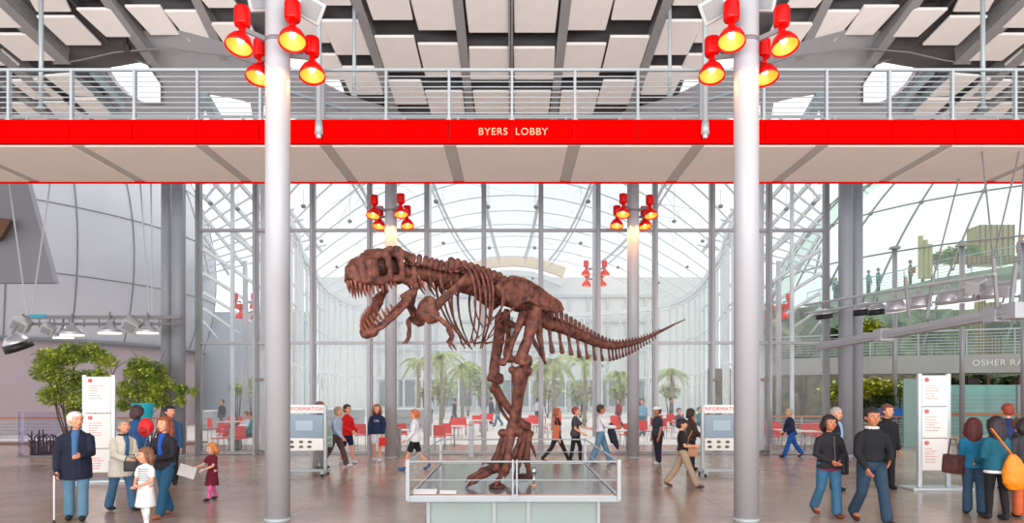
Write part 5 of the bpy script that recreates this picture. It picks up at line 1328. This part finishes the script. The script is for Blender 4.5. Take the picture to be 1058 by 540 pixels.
    if kind in ('pants', 'shorts', 'tights', 'capri'):
        e = {'pants': .92, 'shorts': None, 'tights': .97, 'capri': .55}[kind]; g_ = .007 if kind == 'tights' else .014
        for hp, kn, an, sh in L:
            if kind == 'shorts': tube(bm, [hp+UP_(.02*H), hp.lerp(kn, .5), hp.lerp(kn, .72)], [.056*H*fat, .054*H, .053*H], 12)
            else:
                w_ = .012 if kind == 'pants' else 0
                tube(bm, [hp+UP_(.02*H), hp.lerp(kn, .5), kn, kn.lerp(an, .4), kn.lerp(an, e)], [(.048+g_)*H*fat, (.042+g_)*H, (.031+g_)*H, (.029+g_+w_*.3)*H, (.021+g_+w_)*H], 12)
        loft(bm, [(tp((0, 0, z*H)), rx*H*fat, ry*H*fat) for z, rx, ry in ((-.045, .07, .055), (-.01, .088, .067), (.04, .088, .065), (.09, .078, .057))])
    else:
        ln = {'skirt': .2, 'dress': .24}[kind]; f = 1.35
        cz = Vector((0, (L[0][1].y+L[1][1].y)*.25, 0))
        loft(bm, [(tp((0, 0, .10*H)), .078*H, .058*H), (tp((0, 0, .02*H)), .095*H, .075*H), (Vector((0, cz.y, hz-ln*.5*H)), .115*H, .095*H), (Vector((0, cz.y*1.5, hz-ln*H)), .095*H*f, .085*H*f), (Vector((0, cz.y*1.5, hz-ln*H-.01*H)), .09*H*f, .08*H*f)])
    blob('trousers' if kind in ('pants', 'tights', 'capri') else kind, bm, mb, t, vox, 2, .004 if near else 0, .06)
    if socks:
        bm = B()
        for hp, kn, an, sh in L: tube(bm, [hp.lerp(kn, .6), kn, an], [.044*H, .038*H, .028*H], 10)
        blob('leggings', bm, cl('sock%d' % socks[0], socks, .35), t, vox, 2)
    # --- shoes
    ms = cl('s%d_%d_%d' % tuple(shoes), shoes)
    for hp, kn, an, sh in L:
        bm = B(); pitch = max(-.9, min(.9, sh*.8 if an.z > .06*H else 0)); R_ = Euler((-pitch if an.z > .06*H else 0, 0, 0)).to_matrix()
        c = an+R_ @ Vector((0, -.04*H, -.016*H)); ell(bm, c, (.031*H, .072*H, .026*H), R_, 14, 8); ell(bm, an+Vector((0, .004*H, .0)), (.028*H, .03*H, .034*H))
        so = blob('shoe', bm, ms, t, vox*.8, 2)
        bb = min(v.co.z for v in so.data.vertices)
        for v in so.data.vertices:
            if an.z <= .06*H and v.co.z < .004: v.co.z = max(v.co.z, 0.001)
    # --- top
    tc_, sl, hem = top; mt = cl('t%d_%d_%d' % tuple(tc_), tc_); g_ = .012 if hem != 'coat' else .022
    lo = {'waist': .035, 'hip': -.03, 'coat': -.13, 'crop': .1}[hem]
    bm = B()
    ex = .014 if lo < .03 else .004; rings = [(lo-.004, .086+g_+ex, .064+g_+ex), (lo+.02, .088+g_+ex, .066+g_+ex), (max(.04, lo+.03), .086+g_+ex*.8, .064+g_+ex), (.1, (.073 if female else .08)+g_, .052+g_), (.18, .086+g_, .06+g_), (.235, .088+g_*.8, .055+g_), (.268, .08+g_*.6, .047+g_*.8), (.29, .064+g_*.5, .04+g_*.6), (.308, .046+g_*.4, .034+g_*.4), (.322, .033+g_*.3, .03)]
    loft(bm, [(tp((0, 0, z*H*k_)), rx*H*fat, ry*H*fat) for z, rx, ry in rings])
    if female: 
        for s in (-1, 1): ell(bm, tp((s*.038*H, -.052*H, .2*H)), (.034*H, .026*H, .034*H))
    for sh, el, wr, w, s in A:
        if sl == 'none': continue
        if sl == 'short': tube(bm, [sh-Vector((s*.045*H, 0, -.01*H)), sh-Vector((s*.012*H, 0, .006*H)), sh.lerp(el, .18), sh.lerp(el, .62)], [.02*H, (.025+g_*.4)*H, (.031+g_*.4)*H, (.032+g_*.5)*H], 12)
        else: tube(bm, [sh-Vector((s*.045*H, 0, -.01*H)), sh-Vector((s*.012*H, 0, .006*H)), sh.lerp(el, .14)+Vector((s*.004*H, 0, 0)), sh.lerp(el, .5), el, el.lerp(wr, .5), el.lerp(wr, .93)], [.02*H, (.024+g_*.4)*H, (.03+g_*.5)*H, (.031+g_*.6)*H, (.027+g_*.7)*H, (.023+g_*.7)*H, (.019+g_*.7)*H], 12)
    blob({'coat': 'coat', 'hip': 'jacket'}.get(hem, 'shirt'), bm, mt, t, vox, 2, .006 if near else 0, .05)
    if inner:
        bm = B(); loft(bm, [(tp((0, -.012*H-g_*H*.55, z*H)), rx*H*fat, ry*H) for z, rx, ry in ((lo+.03, .03, .055+g_), (.1, .034, .05+g_), (.2, .038, .056+g_), (.28, .036, .043+g_), (.318, .03, .03))])
        blob('shirt_front', bm, cl('i%d_%d' % (inner[0], inner[1]), inner), t, vox, 1)
    if collar:
        bm = B(); 
        for k in range(10):
            a = k*PI/5; ell(bm, nk+Vector((math.cos(a)*.042*H, math.sin(a)*.038*H-.004*H, -.018*H)), (.018*H, .018*H, .014*H), None, 8, 6)
        blob('collar', bm, cl('c%d' % collar[0], collar), t, vox, 1)
    return t, H, A, L
def handpos(res, i):
    t, H, A, L = res; R_ = Matrix.Rotation(t.rotation_euler.z, 4, 'Z'); return Vector(t.location)+R_ @ (A[i][2]+A[i][3]*.045*H)
def bodypos(res, v):
    t, H, A, L = res; return Vector(t.location)+Matrix.Rotation(t.rotation_euler.z, 4, 'Z') @ (Vector(v)*H)
WALK = ((.42, .12), (-.32, .35)); WALK2 = ((-.32, .4), (.42, .1)); STAND = ((.0, .02), (.02, .04)); EASY = ((.08, .05), (-.08, .06))
JN = (96, 138, 168); JD = (52, 78, 104); NV = (22, 28, 54); BK = (28, 28, 34)
# foreground, left group
p1 = person(79, 537, 111, .45, 'elderly white-haired man in a dark navy jacket and pale jeans leaning on a white cane', (NV[0:3]), ('pants', JN), ((226, 220, 212), 'short')) if False else person(79, 537, 111, .45, 'elderly white-haired man in a dark navy jacket and pale jeans leaning on a white cane', (NV, 'long', 'coat'), ('pants', (104, 150, 178)), ((224, 218, 210), 'short'), legs=EASY, arms=((.25, .12, 1.25, .45), (.05, .22, .25, 0)), fat=1.08, head=(.6, 0), inner=(76, 124, 178))
hpz = handpos(p1, 1)
t = empty('walking_cane', (hpz.x-.02, hpz.y-.03, 0), 0, 'white walking cane held by the elderly man in navy', 'cane')
build('shaft', tube(B(), [(0, 0, .03), (0, 0, hpz.z)], .013, 8), mat('cane_white', (226, 228, 232), .4), t, True); build('handle', tube(B(), [(-.04, .03, hpz.z), (0, 0, hpz.z+.015), (.07, -.05, hpz.z+.005)], .016, 8), M_black, t, True); build('tip', cyl(B(), (0, 0, 0), (0, 0, .05), .018, n=10), mat('rubber', (60, 60, 62), .8), t, True)
p2 = person(126, 527, 95, 1.15, 'grey-haired visitor in a cream coat with a dark hood and blue jeans, turned right', ((222, 216, 200), 'long', 'coat'), ('pants', (74, 120, 158)), ((134, 130, 128), 'short'), legs=((.28, .1), (-.22, .1)), arms=((.2, .1, 1.2, .5), (.2, .1, 1.1, .4)), fat=1.08, lean=.06, collar=(44, 38, 42), inner=(60, 110, 160), head=(-.1, -.1))
hp_ = handpos(p2, 1); t = empty('camera_bag', hp_+Vector((.0, -.03, -.1)), .3, 'small black camera bag held by the visitor in the cream coat', 'bag')
build('pouch', box(B(), (0, 0, 0), (.2, .12, .16), None, .03), M_black, t); build('strap', tube(B(), [(-.09, 0, .07), (-.05, 0, .2), (.05, 0, .2), (.09, 0, .07)], .008, 6), M_black, t)
p3 = person(171, 533, 104, -.3, 'auburn-haired woman in an open dark jacket, bright blue top and jeans', ((34, 30, 40), 'long', 'hip'), ('pants', (28, 92, 128)), ((140, 70, 44), 'long'), legs=((.3, .12), (-.15, .2)), arms=((.2, .2, 1.2, .55), (.1, .3, 1.3, .5)), female=True, inner=(24, 86, 196), shoes=(176, 112, 84), head=(.0, 0))
bp_ = bodypos(p3, (-.13, .0, .62)); t = empty('handbag', bp_+Vector((-.1, -.03, 0)), 0, 'dark shiny handbag on the shoulder of the auburn-haired woman', 'bag')
build('bag_body', box(B(), (0, 0, .0), (.14, .26, .22), (0, .1, 0), .04), mat('shiny_black', (44, 38, 52), .25), t); build('strap', tube(B(), [(0, -.1, .1), (.05, -.03, .34), (.05, .05, .34), (0, .1, .1)], .012, 6), mat('shiny_black', (44, 38, 52), .25), t)
p4 = person(151, 545, 82, -.35, 'small girl in a white striped dress and white tights with crossed hands', ((224, 226, 226), 'short', 'waist'), ('dress', (220, 222, 222)), ((130, 84, 62), 'bob'), legs=((.1, .05), (-.08, .1)), arms=((.15, .2, .95, .7), (.15, .2, .95, .7)), child=True, socks=(232, 224, 226), shoes=(60, 66, 92), female=False, head=(-.3, .05))
bm = B()
for k in range(6): loft(bm, [((0, 0, z*p4[1]), rx*p4[1], ry*p4[1]) for z, rx, ry in ((.6+k*.028, .094+.001*k, .074), (.607+k*.028, .096+.001*k, .076), (.613+k*.028, .094+.001*k, .074))])
build('grey_stripe', bm, cl('stripe_grey', (176, 180, 186)), p4[0], True)
p5 = person(220, 516, 59, -.5, 'toddler girl with ginger hair in a dark red dress holding white paper', ((128, 18, 44), 'short', 'waist'), ('dress', (118, 16, 40)), ((214, 132, 66), 'bob'), legs=((.3, .1), (-.15, .2)), arms=((.5, .1, .7, .3), (.6, .1, .8, .0)), child=True, socks=(230, 90, 150), shoes=(70, 44, 60), head=(-.2, .2), skin=SKP)
hp_ = handpos(p5, 1); t = build('paper_sheet', box(B(), (0, 0, 0), (.3, .012, .26), (.5, .35, .3), .0), mat('paper_white', (240, 240, 240), .7), loc=hp_+Vector((-.1, -.04, -.06))); tag(t, 'creased white paper sheet in the hands of the toddler in dark red', 'paper')
p6 = person(142, 505, 84, 2.9, 'dark-haired person in a denim-blue jacket seen from behind, behind the cream coat', ((44, 92, 150), 'long', 'hip'), ('pants', JD), ((66, 34, 34), 'bob'), Y=14.5)
bp_ = bodypos(p6, (-.06, .12, .66)); t = empty('backpack', px(151.5, 441, 14.28), 3.0, 'red backpack between the cream coat and the auburn-haired woman', 'backpack')
build('pack', ell(ell(B(), (0, 0, 0), (.16, .12, .2)), (0, .02, -.06), (.15, .12, .14)), mat('pack_red', (226, 30, 26), .6), t); build('pocket', ell(B(), (0, .1, -.07), (.1, .06, .08)), mat('pack_darkred', (170, 18, 20), .6), t)
o = person(176, 500, 81, .6, 'black-haired person in a blue-grey jacket behind the auburn-haired woman', ((58, 92, 134), 'long', 'hip'), ('pants', BK), ((26, 24, 34), 'short'), Y=14.9, head=(.4, 0))
t = build('teal_bin', lathe(B(), [(.01, 0), (.2, 0), (.26, .42), (.24, .42), (.18, .03)], 20), mat('teal_plastic', (20, 168, 186), .5), loc=px(148, 434, 16.5)); tag(t, 'turquoise tub seen above the denim-blue jacket in front of the tree', 'tub')
t = empty('stand', (px(148, 434, 16.5).x, 16.5, 0), 0, 'slim dark stand under the turquoise tub', 'stand'); zt_ = px(148, 434, 16.5).z
build('leg', cyl(B(), (0, 0, .02), (0, 0, zt_), .04), M_steel, t, True); build('base', cyl(B(), (0, 0, 0), (0, 0, .03), .2), M_steel, t, True)
# seated pair beyond the glass at the left
def seated(x, y, Y, rz, label, topc, hairc, style='short', botc=JD, z0=0):
    return person(x, y, 1680, rz, label, (topc, 'long', 'waist'), ('pants', botc), (hairc, style), Y=Y, legs=((1.5, 1.5), (1.45, 1.5)), arms=((.5, .1, .8, .2), (.5, .1, .8, .2)), z0=z0)
def seat_at(res, cz=0.0): return res
chair(261, 464.8, -1.2, 'red chair under the seated person in turquoise beyond the glass')
seated(261, 465, 23.6, -1.2, 'seated person in a turquoise top on a red chair beyond the glass, left', (30, 164, 176), (80, 50, 40), z0=.0)
seated(255, 463, 24.3, -.6, 'seated person in white beside the turquoise top beyond the glass', (232, 232, 236), (120, 70, 50))
# middle left
person(331, 484, 69, 1.5, 'man in a blue shirt and brown trousers half hidden beside the information board', ((74, 98, 144), 'long', 'waist'), ('pants', (104, 84, 84)), ((110, 84, 72), 'short'), legs=EASY)
p11 = person(347, 482, 64, 1.35, 'grey-haired man in a pale blue shirt striding with a green striped bag', ((172, 190, 216), 'long', 'waist'), ('pants', (104, 76, 80)), ((150, 138, 124), 'short'), legs=WALK, arms=((-.1, .15, .2, 0), (.3, .2, .5, 0)), lean=.12, fat=1.08, shoes=(214, 206, 214))
hp_ = handpos(p11, 1); t = empty('shopping_bag', px(337, 453, 18.0), .2, 'pale green striped shopping bag beside the man in the pale blue shirt', 'bag')
build('bag_body', box(B(), (0, 0, 0), (.36, .16, .44), None, .03), mat('sage_cloth', (150, 178, 164), .8, 0, .15, 14), t)
build('strap', tube(B(), [(-.1, 0, .2), (-.05, 0, .4), (.05, 0, .4), (.1, 0, .2)], .012, 6), mat('sage_cloth', (150, 178, 164), .8), t)
for z in (-.1, .05): build('stripe', box(B(), (0, -.082, z), (.35, .006, .03)), mat('sage_pale', (206, 220, 210), .8), t)
person(359, 478.5, 61, 1.1, 'dark-haired woman in a long red sweater and navy shorts, bare legs', ((214, 12, 18), 'long', 'hip'), ('shorts', (34, 40, 84)), ((52, 34, 36), 'short'), legs=((.22, .1), (-.12, .2)), arms=((.2, .15, .9, .3), (.2, .15, .9, .3)), female=True, shoes=(206, 206, 214))
p13 = person(390, 476.5, 59, .1, 'young woman in a navy hoodie and white shorts walking toward the viewer', ((26, 48, 88), 'long', 'hip'), ('shorts', (226, 228, 232)), ((134, 76, 52), 'long'), legs=((.14, .08), (-.1, .12)), arms=((.05, .2, .5, .1), (.05, .2, .3, 0)), female=True, shoes=(226, 224, 230), skin=SK)
text_mesh('CAL', .09, .006, mat('print_white', (226, 230, 236), .8), p13[0], (0, -.125*1.0, 1.19), (PI/2, 0, 0), 'chest_print')
hp_ = handpos(p13, 0); t = empty('red_bag', hp_+Vector((.0, 0, -.16)), 0, 'red bag carried by the young woman in the navy hoodie', 'bag')
build('bag_body', box(B(), (0, 0, 0), (.2, .12, .24), None, .03), mat('pack_red', (226, 30, 26), .6), t); build('strap', tube(B(), [(-.06, 0, .1), (0, 0, .2), (.06, 0, .1)], .01, 6), mat('pack_red', (226, 30, 26), .6), t)
person(429, 485, 64, -1.45, 'ginger-haired walker in a loose white shirt and black shorts heading left', ((232, 232, 236), 'long', 'hip'), ('shorts', (26, 26, 34)), ((198, 110, 66), 'pony'), legs=WALK, arms=((.2, .2, .6, .2), (-.1, .2, .3, 0)), fat=1.05, shoes=(70, 120, 180), female=True)
# middle right
p15 = person(576, 477, 58, 1.4, 'slim woman in a black top and black trousers striding, rust-coloured bag at her side', (BK, 'long', 'waist'), ('tights', (40, 38, 46)), ((160, 84, 58), 'bob'), legs=((.45, .05), (-.4, .3)), female=True, fat=.88)
t = empty('shoulder_bag', px(575, 446, 19.3), .2, 'rust-orange shoulder bag of the striding woman in black', 'bag'); build('bag_body', box(B(), (0, 0, 0), (.2, .12, .4), (0, .1, 0), .04), mat('rust_leather', (196, 98, 58), .6), t); build('strap', tube(B(), [(-.06, 0, .18), (0, 0, .5), (.06, 0, .18)], .012, 6), mat('rust_leather', (196, 98, 58), .6), t)
person(595, 478, 58, 1.2, 'curly red-haired woman in a grey top and black leggings right of the skeleton', ((82, 78, 88), 'short', 'hip'), ('tights', (28, 26, 34)), ((140, 60, 58), 'curly'), legs=((.3, .3), (-.15, .05)), arms=((.6, .15, .8, .3), (.2, .15, .8, .3)), female=True, shoes=(150, 84, 70))
p17 = person(621, 478.5, 62, 1.5, 'dark-haired man in a white shirt and pale jeans carrying a dark jacket', ((226, 226, 232), 'long', 'waist'), ('pants', (112, 156, 190)), ((52, 38, 36), 'short'), legs=((.36, .05), (-.3, .1)), arms=((.5, .15, .9, .2), (.6, .15, .9, .2)), fat=1.02, shoes=(112, 150, 180), skin=SKT)
hp_ = handpos(p17, 0); t = empty('carried_jacket', px(633, 446, 19.2), 0, 'dark navy jacket hanging from the arm of the man in the white shirt', 'jacket')
build('cloth', blob('cloth', loft(x_ := B(), [((.12, 0, -.55), .03, .05), ((.06, 0, -.3), .12, .08), ((0, 0, 0), .11, .09), ((-.03, 0, .25), .05, .06)]) or x_, cl('navydark', (40, 44, 62)), t, .014, 2), [], None) if False else None
x_ = B(); loft(x_, [((.16, 0, -.5), .03, .05), ((.08, 0, -.28), .1, .08), ((0, 0, 0), .1, .09), ((-.04, 0, .25), .05, .06)]); blob('cloth', x_, cl('navydark', (40, 44, 62)), t, .014, 2, .02, .1)
x_ = B(); tube(x_, [(-.04, 0, .2), (-.1, 0, .0), (-.02, -.05, -.3)], [.05, .045, .035]); blob('sleeve', x_, cl('navydark', (40, 44, 62)), t, .014, 2)
person(680, 479, 59, -1.2, 'man with a white cap in a dark slate shirt and track trousers standing in profile', ((52, 58, 76), 'short', 'hip'), ('pants', (30, 34, 56)), ((60, 50, 50), 'short'), legs=((.05, .03), (-.08, .1)), arms=((.1, .12, .2, 0), (.05, .1, .2, 0)), fat=1.12, shoes=(214, 214, 220), skin=SKT, hat=(222, 222, 228))
p19 = person(706, 503, 73, 1.35, 'woman in a black cap and black top with beige trousers stepping forward', ((34, 24, 30), 'short', 'waist'), ('pants', (198, 170, 142)), ((46, 34, 38), 'short'), legs=((-.38, .25), (.42, .05)), arms=((.25, .2, 1.3, .6), (.25, .2, 1.3, .6)), lean=-.05, shoes=(96, 74, 80), hat=(48, 34, 38), female=True)
t = empty('waist_bag', bodypos(p19, (.02, -.12, .5)), 0, 'tan bag at the hip of the woman in the black cap', 'bag'); build('bag_body', box(B(), (0, 0, 0), (.24, .12, .2), None, .04), mat('tan_leather', (176, 128, 92), .6), t); build('strap', tube(B(), [(-.1, 0, .08), (-.05, .05, .3), (.04, .08, .45)], .01, 6), mat('tan_leather', (176, 128, 92), .6), t)
person(714, 485, 63, 1.7, 'person in a brown top and dark trousers behind the woman in the black cap', ((88, 64, 56), 'long', 'hip'), ('pants', (34, 36, 58)), ((60, 42, 40), 'bob'), legs=STAND, Y=17.7, arms=((.3, .15, .7, .2), (.3, .15, .7, .2)))
person(818.5, 472, 52, -1.45, 'grey-haired man in a navy jacket and bright blue trousers striding left', ((34, 44, 84), 'long', 'hip'), ('pants', (24, 96, 188)), ((176, 162, 148), 'short'), legs=((.45, .08), (-.42, .25)), arms=((.3, .15, .8, .2), (.2, .15, .3, 0)), lean=.12, shoes=(44, 44, 60))
# foreground, right
p24 = person(857, 534, 105, .12, 'black-haired woman in a black zip hoodie over magenta with blue jeans', ((38, 36, 42), 'long', 'hip'), ('pants', (62, 120, 156)), ((34, 24, 26), 'bob'), legs=((.12, .06), (-.2, .35)), arms=((.1, .3, .9, .75), (.1, .3, .9, .75)), female=True, fat=1.08, shoes=(120, 62, 44), skin=SKT)
x_ = B(); H_ = p24[1]; loft(x_, [((0, 0, z*H_), rx*H_, ry*H_) for z, rx, ry in ((.466, .112, .09), (.472, .116, .094), (.5, .11, .085))]); blob('magenta_hem', x_, cl('magenta', (150, 16, 66)), p24[0], .01, 1)
build('zip', bar(B(), (0, -.148*H_*.72, .53*H_), (0, -.145*H_*.56, .80*H_), .008, .012), mat('zip_grey', (150, 146, 150), .4, .6), p24[0])
t = empty('shoulder_bag', bodypos(p24, (.15, .02, .52)), 0, 'black shoulder bag hanging at the side of the woman in the zip hoodie', 'bag'); build('bag_body', box(B(), (0, 0, 0), (.12, .26, .34), None, .05), mat('shiny_black2', (24, 24, 28), .35), t); build('strap', tube(B(), [(0, -.1, .15), (-.07, -.05, .5), (-.07, .05, .5), (0, .1, .15)], .012, 6), mat('shiny_black2', (24, 24, 28), .35), t)
person(864, 508, 86, .8, 'grey-haired man in a black jacket partly hidden behind the woman in the hoodie', ((26, 28, 38), 'long', 'hip'), ('pants', BK), ((176, 166, 160), 'short'), Y=13.9, head=(-.5, 0), inner=(150, 176, 206))
p26 = person(901, 540, 120, .1, 'man in a black sweater with a white collar and dark jeans walking toward the viewer', ((20, 22, 28), 'long', 'waist'), ('pants', (44, 72, 96)), ((30, 26, 26), 'short'), legs=((.3, .08), (-.18, .42)), arms=((.05, .32, .95, .55), (.1, .2, .55, .15)), fat=1.12, collar=(226, 222, 224), shoes=(74, 38, 38), skin=SKT, head=(-.12, .05))
person(917, 505, 87, .2, 'person in black hidden behind the man in the black sweater', ((24, 24, 30), 'long', 'waist'), ('pants', BK), ((104, 60, 50), 'short'), Y=14.2)
p28 = person(1007, 531, 99, 2.85, 'woman with long dark red hair in a turquoise top and jeans, seen from behind', ((20, 128, 172), 'long', 'hip'), ('pants', (52, 84, 114)), ((84, 28, 26), 'long'), legs=EASY, arms=((.15, .15, .9, .3), (.05, .15, .3, 0)), female=True, head=(-.5, 0))
t = empty('handbag', bodypos(p28, (.19, .0, .52)), .3, 'shiny dark brown handbag on the left of the woman with dark red hair', 'bag'); build('bag_body', box(B(), (0, 0, 0), (.2, .3, .34), (0, .1, 0), .07), mat('brown_patent', (84, 48, 44), .25, 0, .3, 6), t); build('strap', tube(B(), [(0, -.1, .14), (.0, -.04, .42), (.0, .05, .42), (0, .1, .14)], .014, 6), mat('brown_patent', (84, 48, 44), .25), t)
p29 = person(1030, 536.5, 106, 3.2, 'woman with long black hair in a teal cardigan and black trousers, seen from behind', ((18, 106, 130), 'long', 'hip'), ('tights', (24, 22, 28)), ((38, 26, 34), 'long'), legs=((.08, .06), (-.08, .06)), arms=((.1, .15, 1.0, .2), (.15, .2, 1.0, .4)), female=True, fat=1.08)
x_ = B(); H_ = p29[1]; loft(x_, [((0, 0, z*H_), rx*H_, ry*H_) for z, rx, ry in ((.455, .112, .09), (.465, .118, .095), (.5, .11, .085))]); blob('white_hem', x_, cl('whitehem', (236, 234, 236)), p29[0], .01, 1)
t = empty('shoulder_bag', px(1049, 486, 10.6), 0, 'large soft orange shoulder bag at the hip of the woman in the teal cardigan', 'bag')
x_ = B(); loft(x_, [((.02, 0, -.3), .12, .07), ((.02, 0, -.2), .2, .11), ((0, 0, 0), .19, .11), ((-.02, 0, .16), .12, .07), ((-.04, 0, .26), .04, .04)]); blob('bag_body', x_, mat('orange_leather', (240, 138, 20), .5, 0, .1, 5), t, .012, 2, .02, .1)
build('strap', bar(B(), (-.04, 0, .24), (-.36, .02, .66), .05, .012), mat('orange_leather', (240, 138, 20), .5), t)
person(1042, 505, 89, 3.0, 'red-haired person in a navy jacket with a backpack, seen from behind at the right', ((34, 52, 110), 'long', 'hip'), ('pants', BK), ((150, 64, 36), 'short'), Y=14.0)
t = empty('backpack', px(1041, 449, 13.8), 0, 'navy backpack on the red-haired person at the right', 'backpack'); build('pack', ell(ell(B(), (0, 0, 0), (.18, .12, .24)), (0, .02, -.08), (.17, .12, .16)), mat('pack_navy', (26, 42, 96), .7), t); build('pocket', box(B(), (0, -.1, -.08), (.26, .07, .2), None, .03), mat('pack_navy2', (20, 32, 76), .7), t)
person(1060, 538, 103, 2.9, 'person at the right edge in a dark grey top and orange trousers', ((70, 70, 78), 'long', 'hip'), ('pants', (214, 104, 60)), ((44, 32, 34), 'bob'), Y=10.95, legs=EASY)
person(1052, 512, 82, 1.0, 'brown-haired head and shoulders in dark clothes near the right edge', ((60, 56, 60), 'long', 'hip'), ('pants', BK), ((96, 56, 44), 'short'), Y=13.0)
# distant people in the piazza and on the walkway
rr = random.Random(9)
COLS = [((60, 70, 90), 'dark blue'), ((210, 210, 214), 'white'), ((170, 40, 40), 'red'), ((90, 150, 160), 'teal'), ((120, 120, 128), 'grey'), ((50, 46, 50), 'black')]
DIST = [(664, 450, 4, 'walking between the far right column and the chairs, light blue clothes', (128, 180, 206)), (470, 440, 5, 'left of the skeleton legs', None), (508, 438, 0, 'close behind the skeleton shin', None), (515, 440, 4, 'just behind the skeleton shin', None), (556, 441, 1, 'right of the skeleton shin', None), (640, 442, 2, 'left of the far right column', None), (694, 440, 4, 'near the right red chairs', None), (604, 437, 0, 'below the tail', None), (660, 438, 5, 'beside the far right column', None), (230, 446, 5, 'far beyond the glass at the left', None), (446, 438, 1, 'near the green palms at the left', None), (748, 440, 0, 'just left of the near right column', None)]
for i, (x, y, c, wd, cc) in enumerate(DIST):
    col, cn = COLS[c]; col = cc or col
    person(x, y, 1700, rr.uniform(-3, 3), 'tiny distant %s %s' % ('person' if cc else 'person in %s beyond the glass,' % cn, wd), (col, 'long', 'waist'), ('pants', rr.choice((JD, JN, BK))), ((70, 50, 44), 'short'), legs=WALK if i % 2 else STAND, z0=-.02)
for x, y, Y, wd, c in ((723, 441, 32, 'seated person in bright teal among the red chairs', (10, 160, 160)), (702, 444, 30, 'seated person in dark grey among the red chairs', (70, 76, 90))):
    seated(x, y, Y, .4, wd, c, (50, 40, 40), z0=-.02)
def upz(x):
    for a, b in zip(UPT, UPT[1:]):
        xa, xb = CX+a.x*F/a.y, CX+b.x*F/b.y
        if xa <= x <= xb: return a.lerp(b, (x-xa)/(xb-xa))
for x, c, wd in ((864, (40, 40, 46), 'in black at the far left end'), (898, (110, 180, 204), 'in pale blue, left of a companion'), (908, (70, 150, 190), 'in sky blue, right of a companion'), (941, (120, 120, 124), 'in grey with a red bag'), (954, (90, 140, 150), 'in teal grey beside the timber poles'), (1056, (210, 60, 80), 'in pink at the right edge')):
    q = upz(x); person(x, 0, 1700, rr.uniform(-1, 1), 'distant visitor on the upper walkway %s' % wd, (c, 'long', 'waist'), ('pants', BK), ((60, 44, 40), 'short'), Y=q.y+.7, z0=ZU)
q = upz(944); t = build('small_red_bag', box(B(), (0, 0, 0), (.3, .16, .36), None, .06), mat('pack_red', (226, 30, 26), .6), loc=Vector((q.x+.25, q.y+.4, ZU+.95))); tag(t, 'small red bag of the grey visitor on the upper walkway', 'bag')
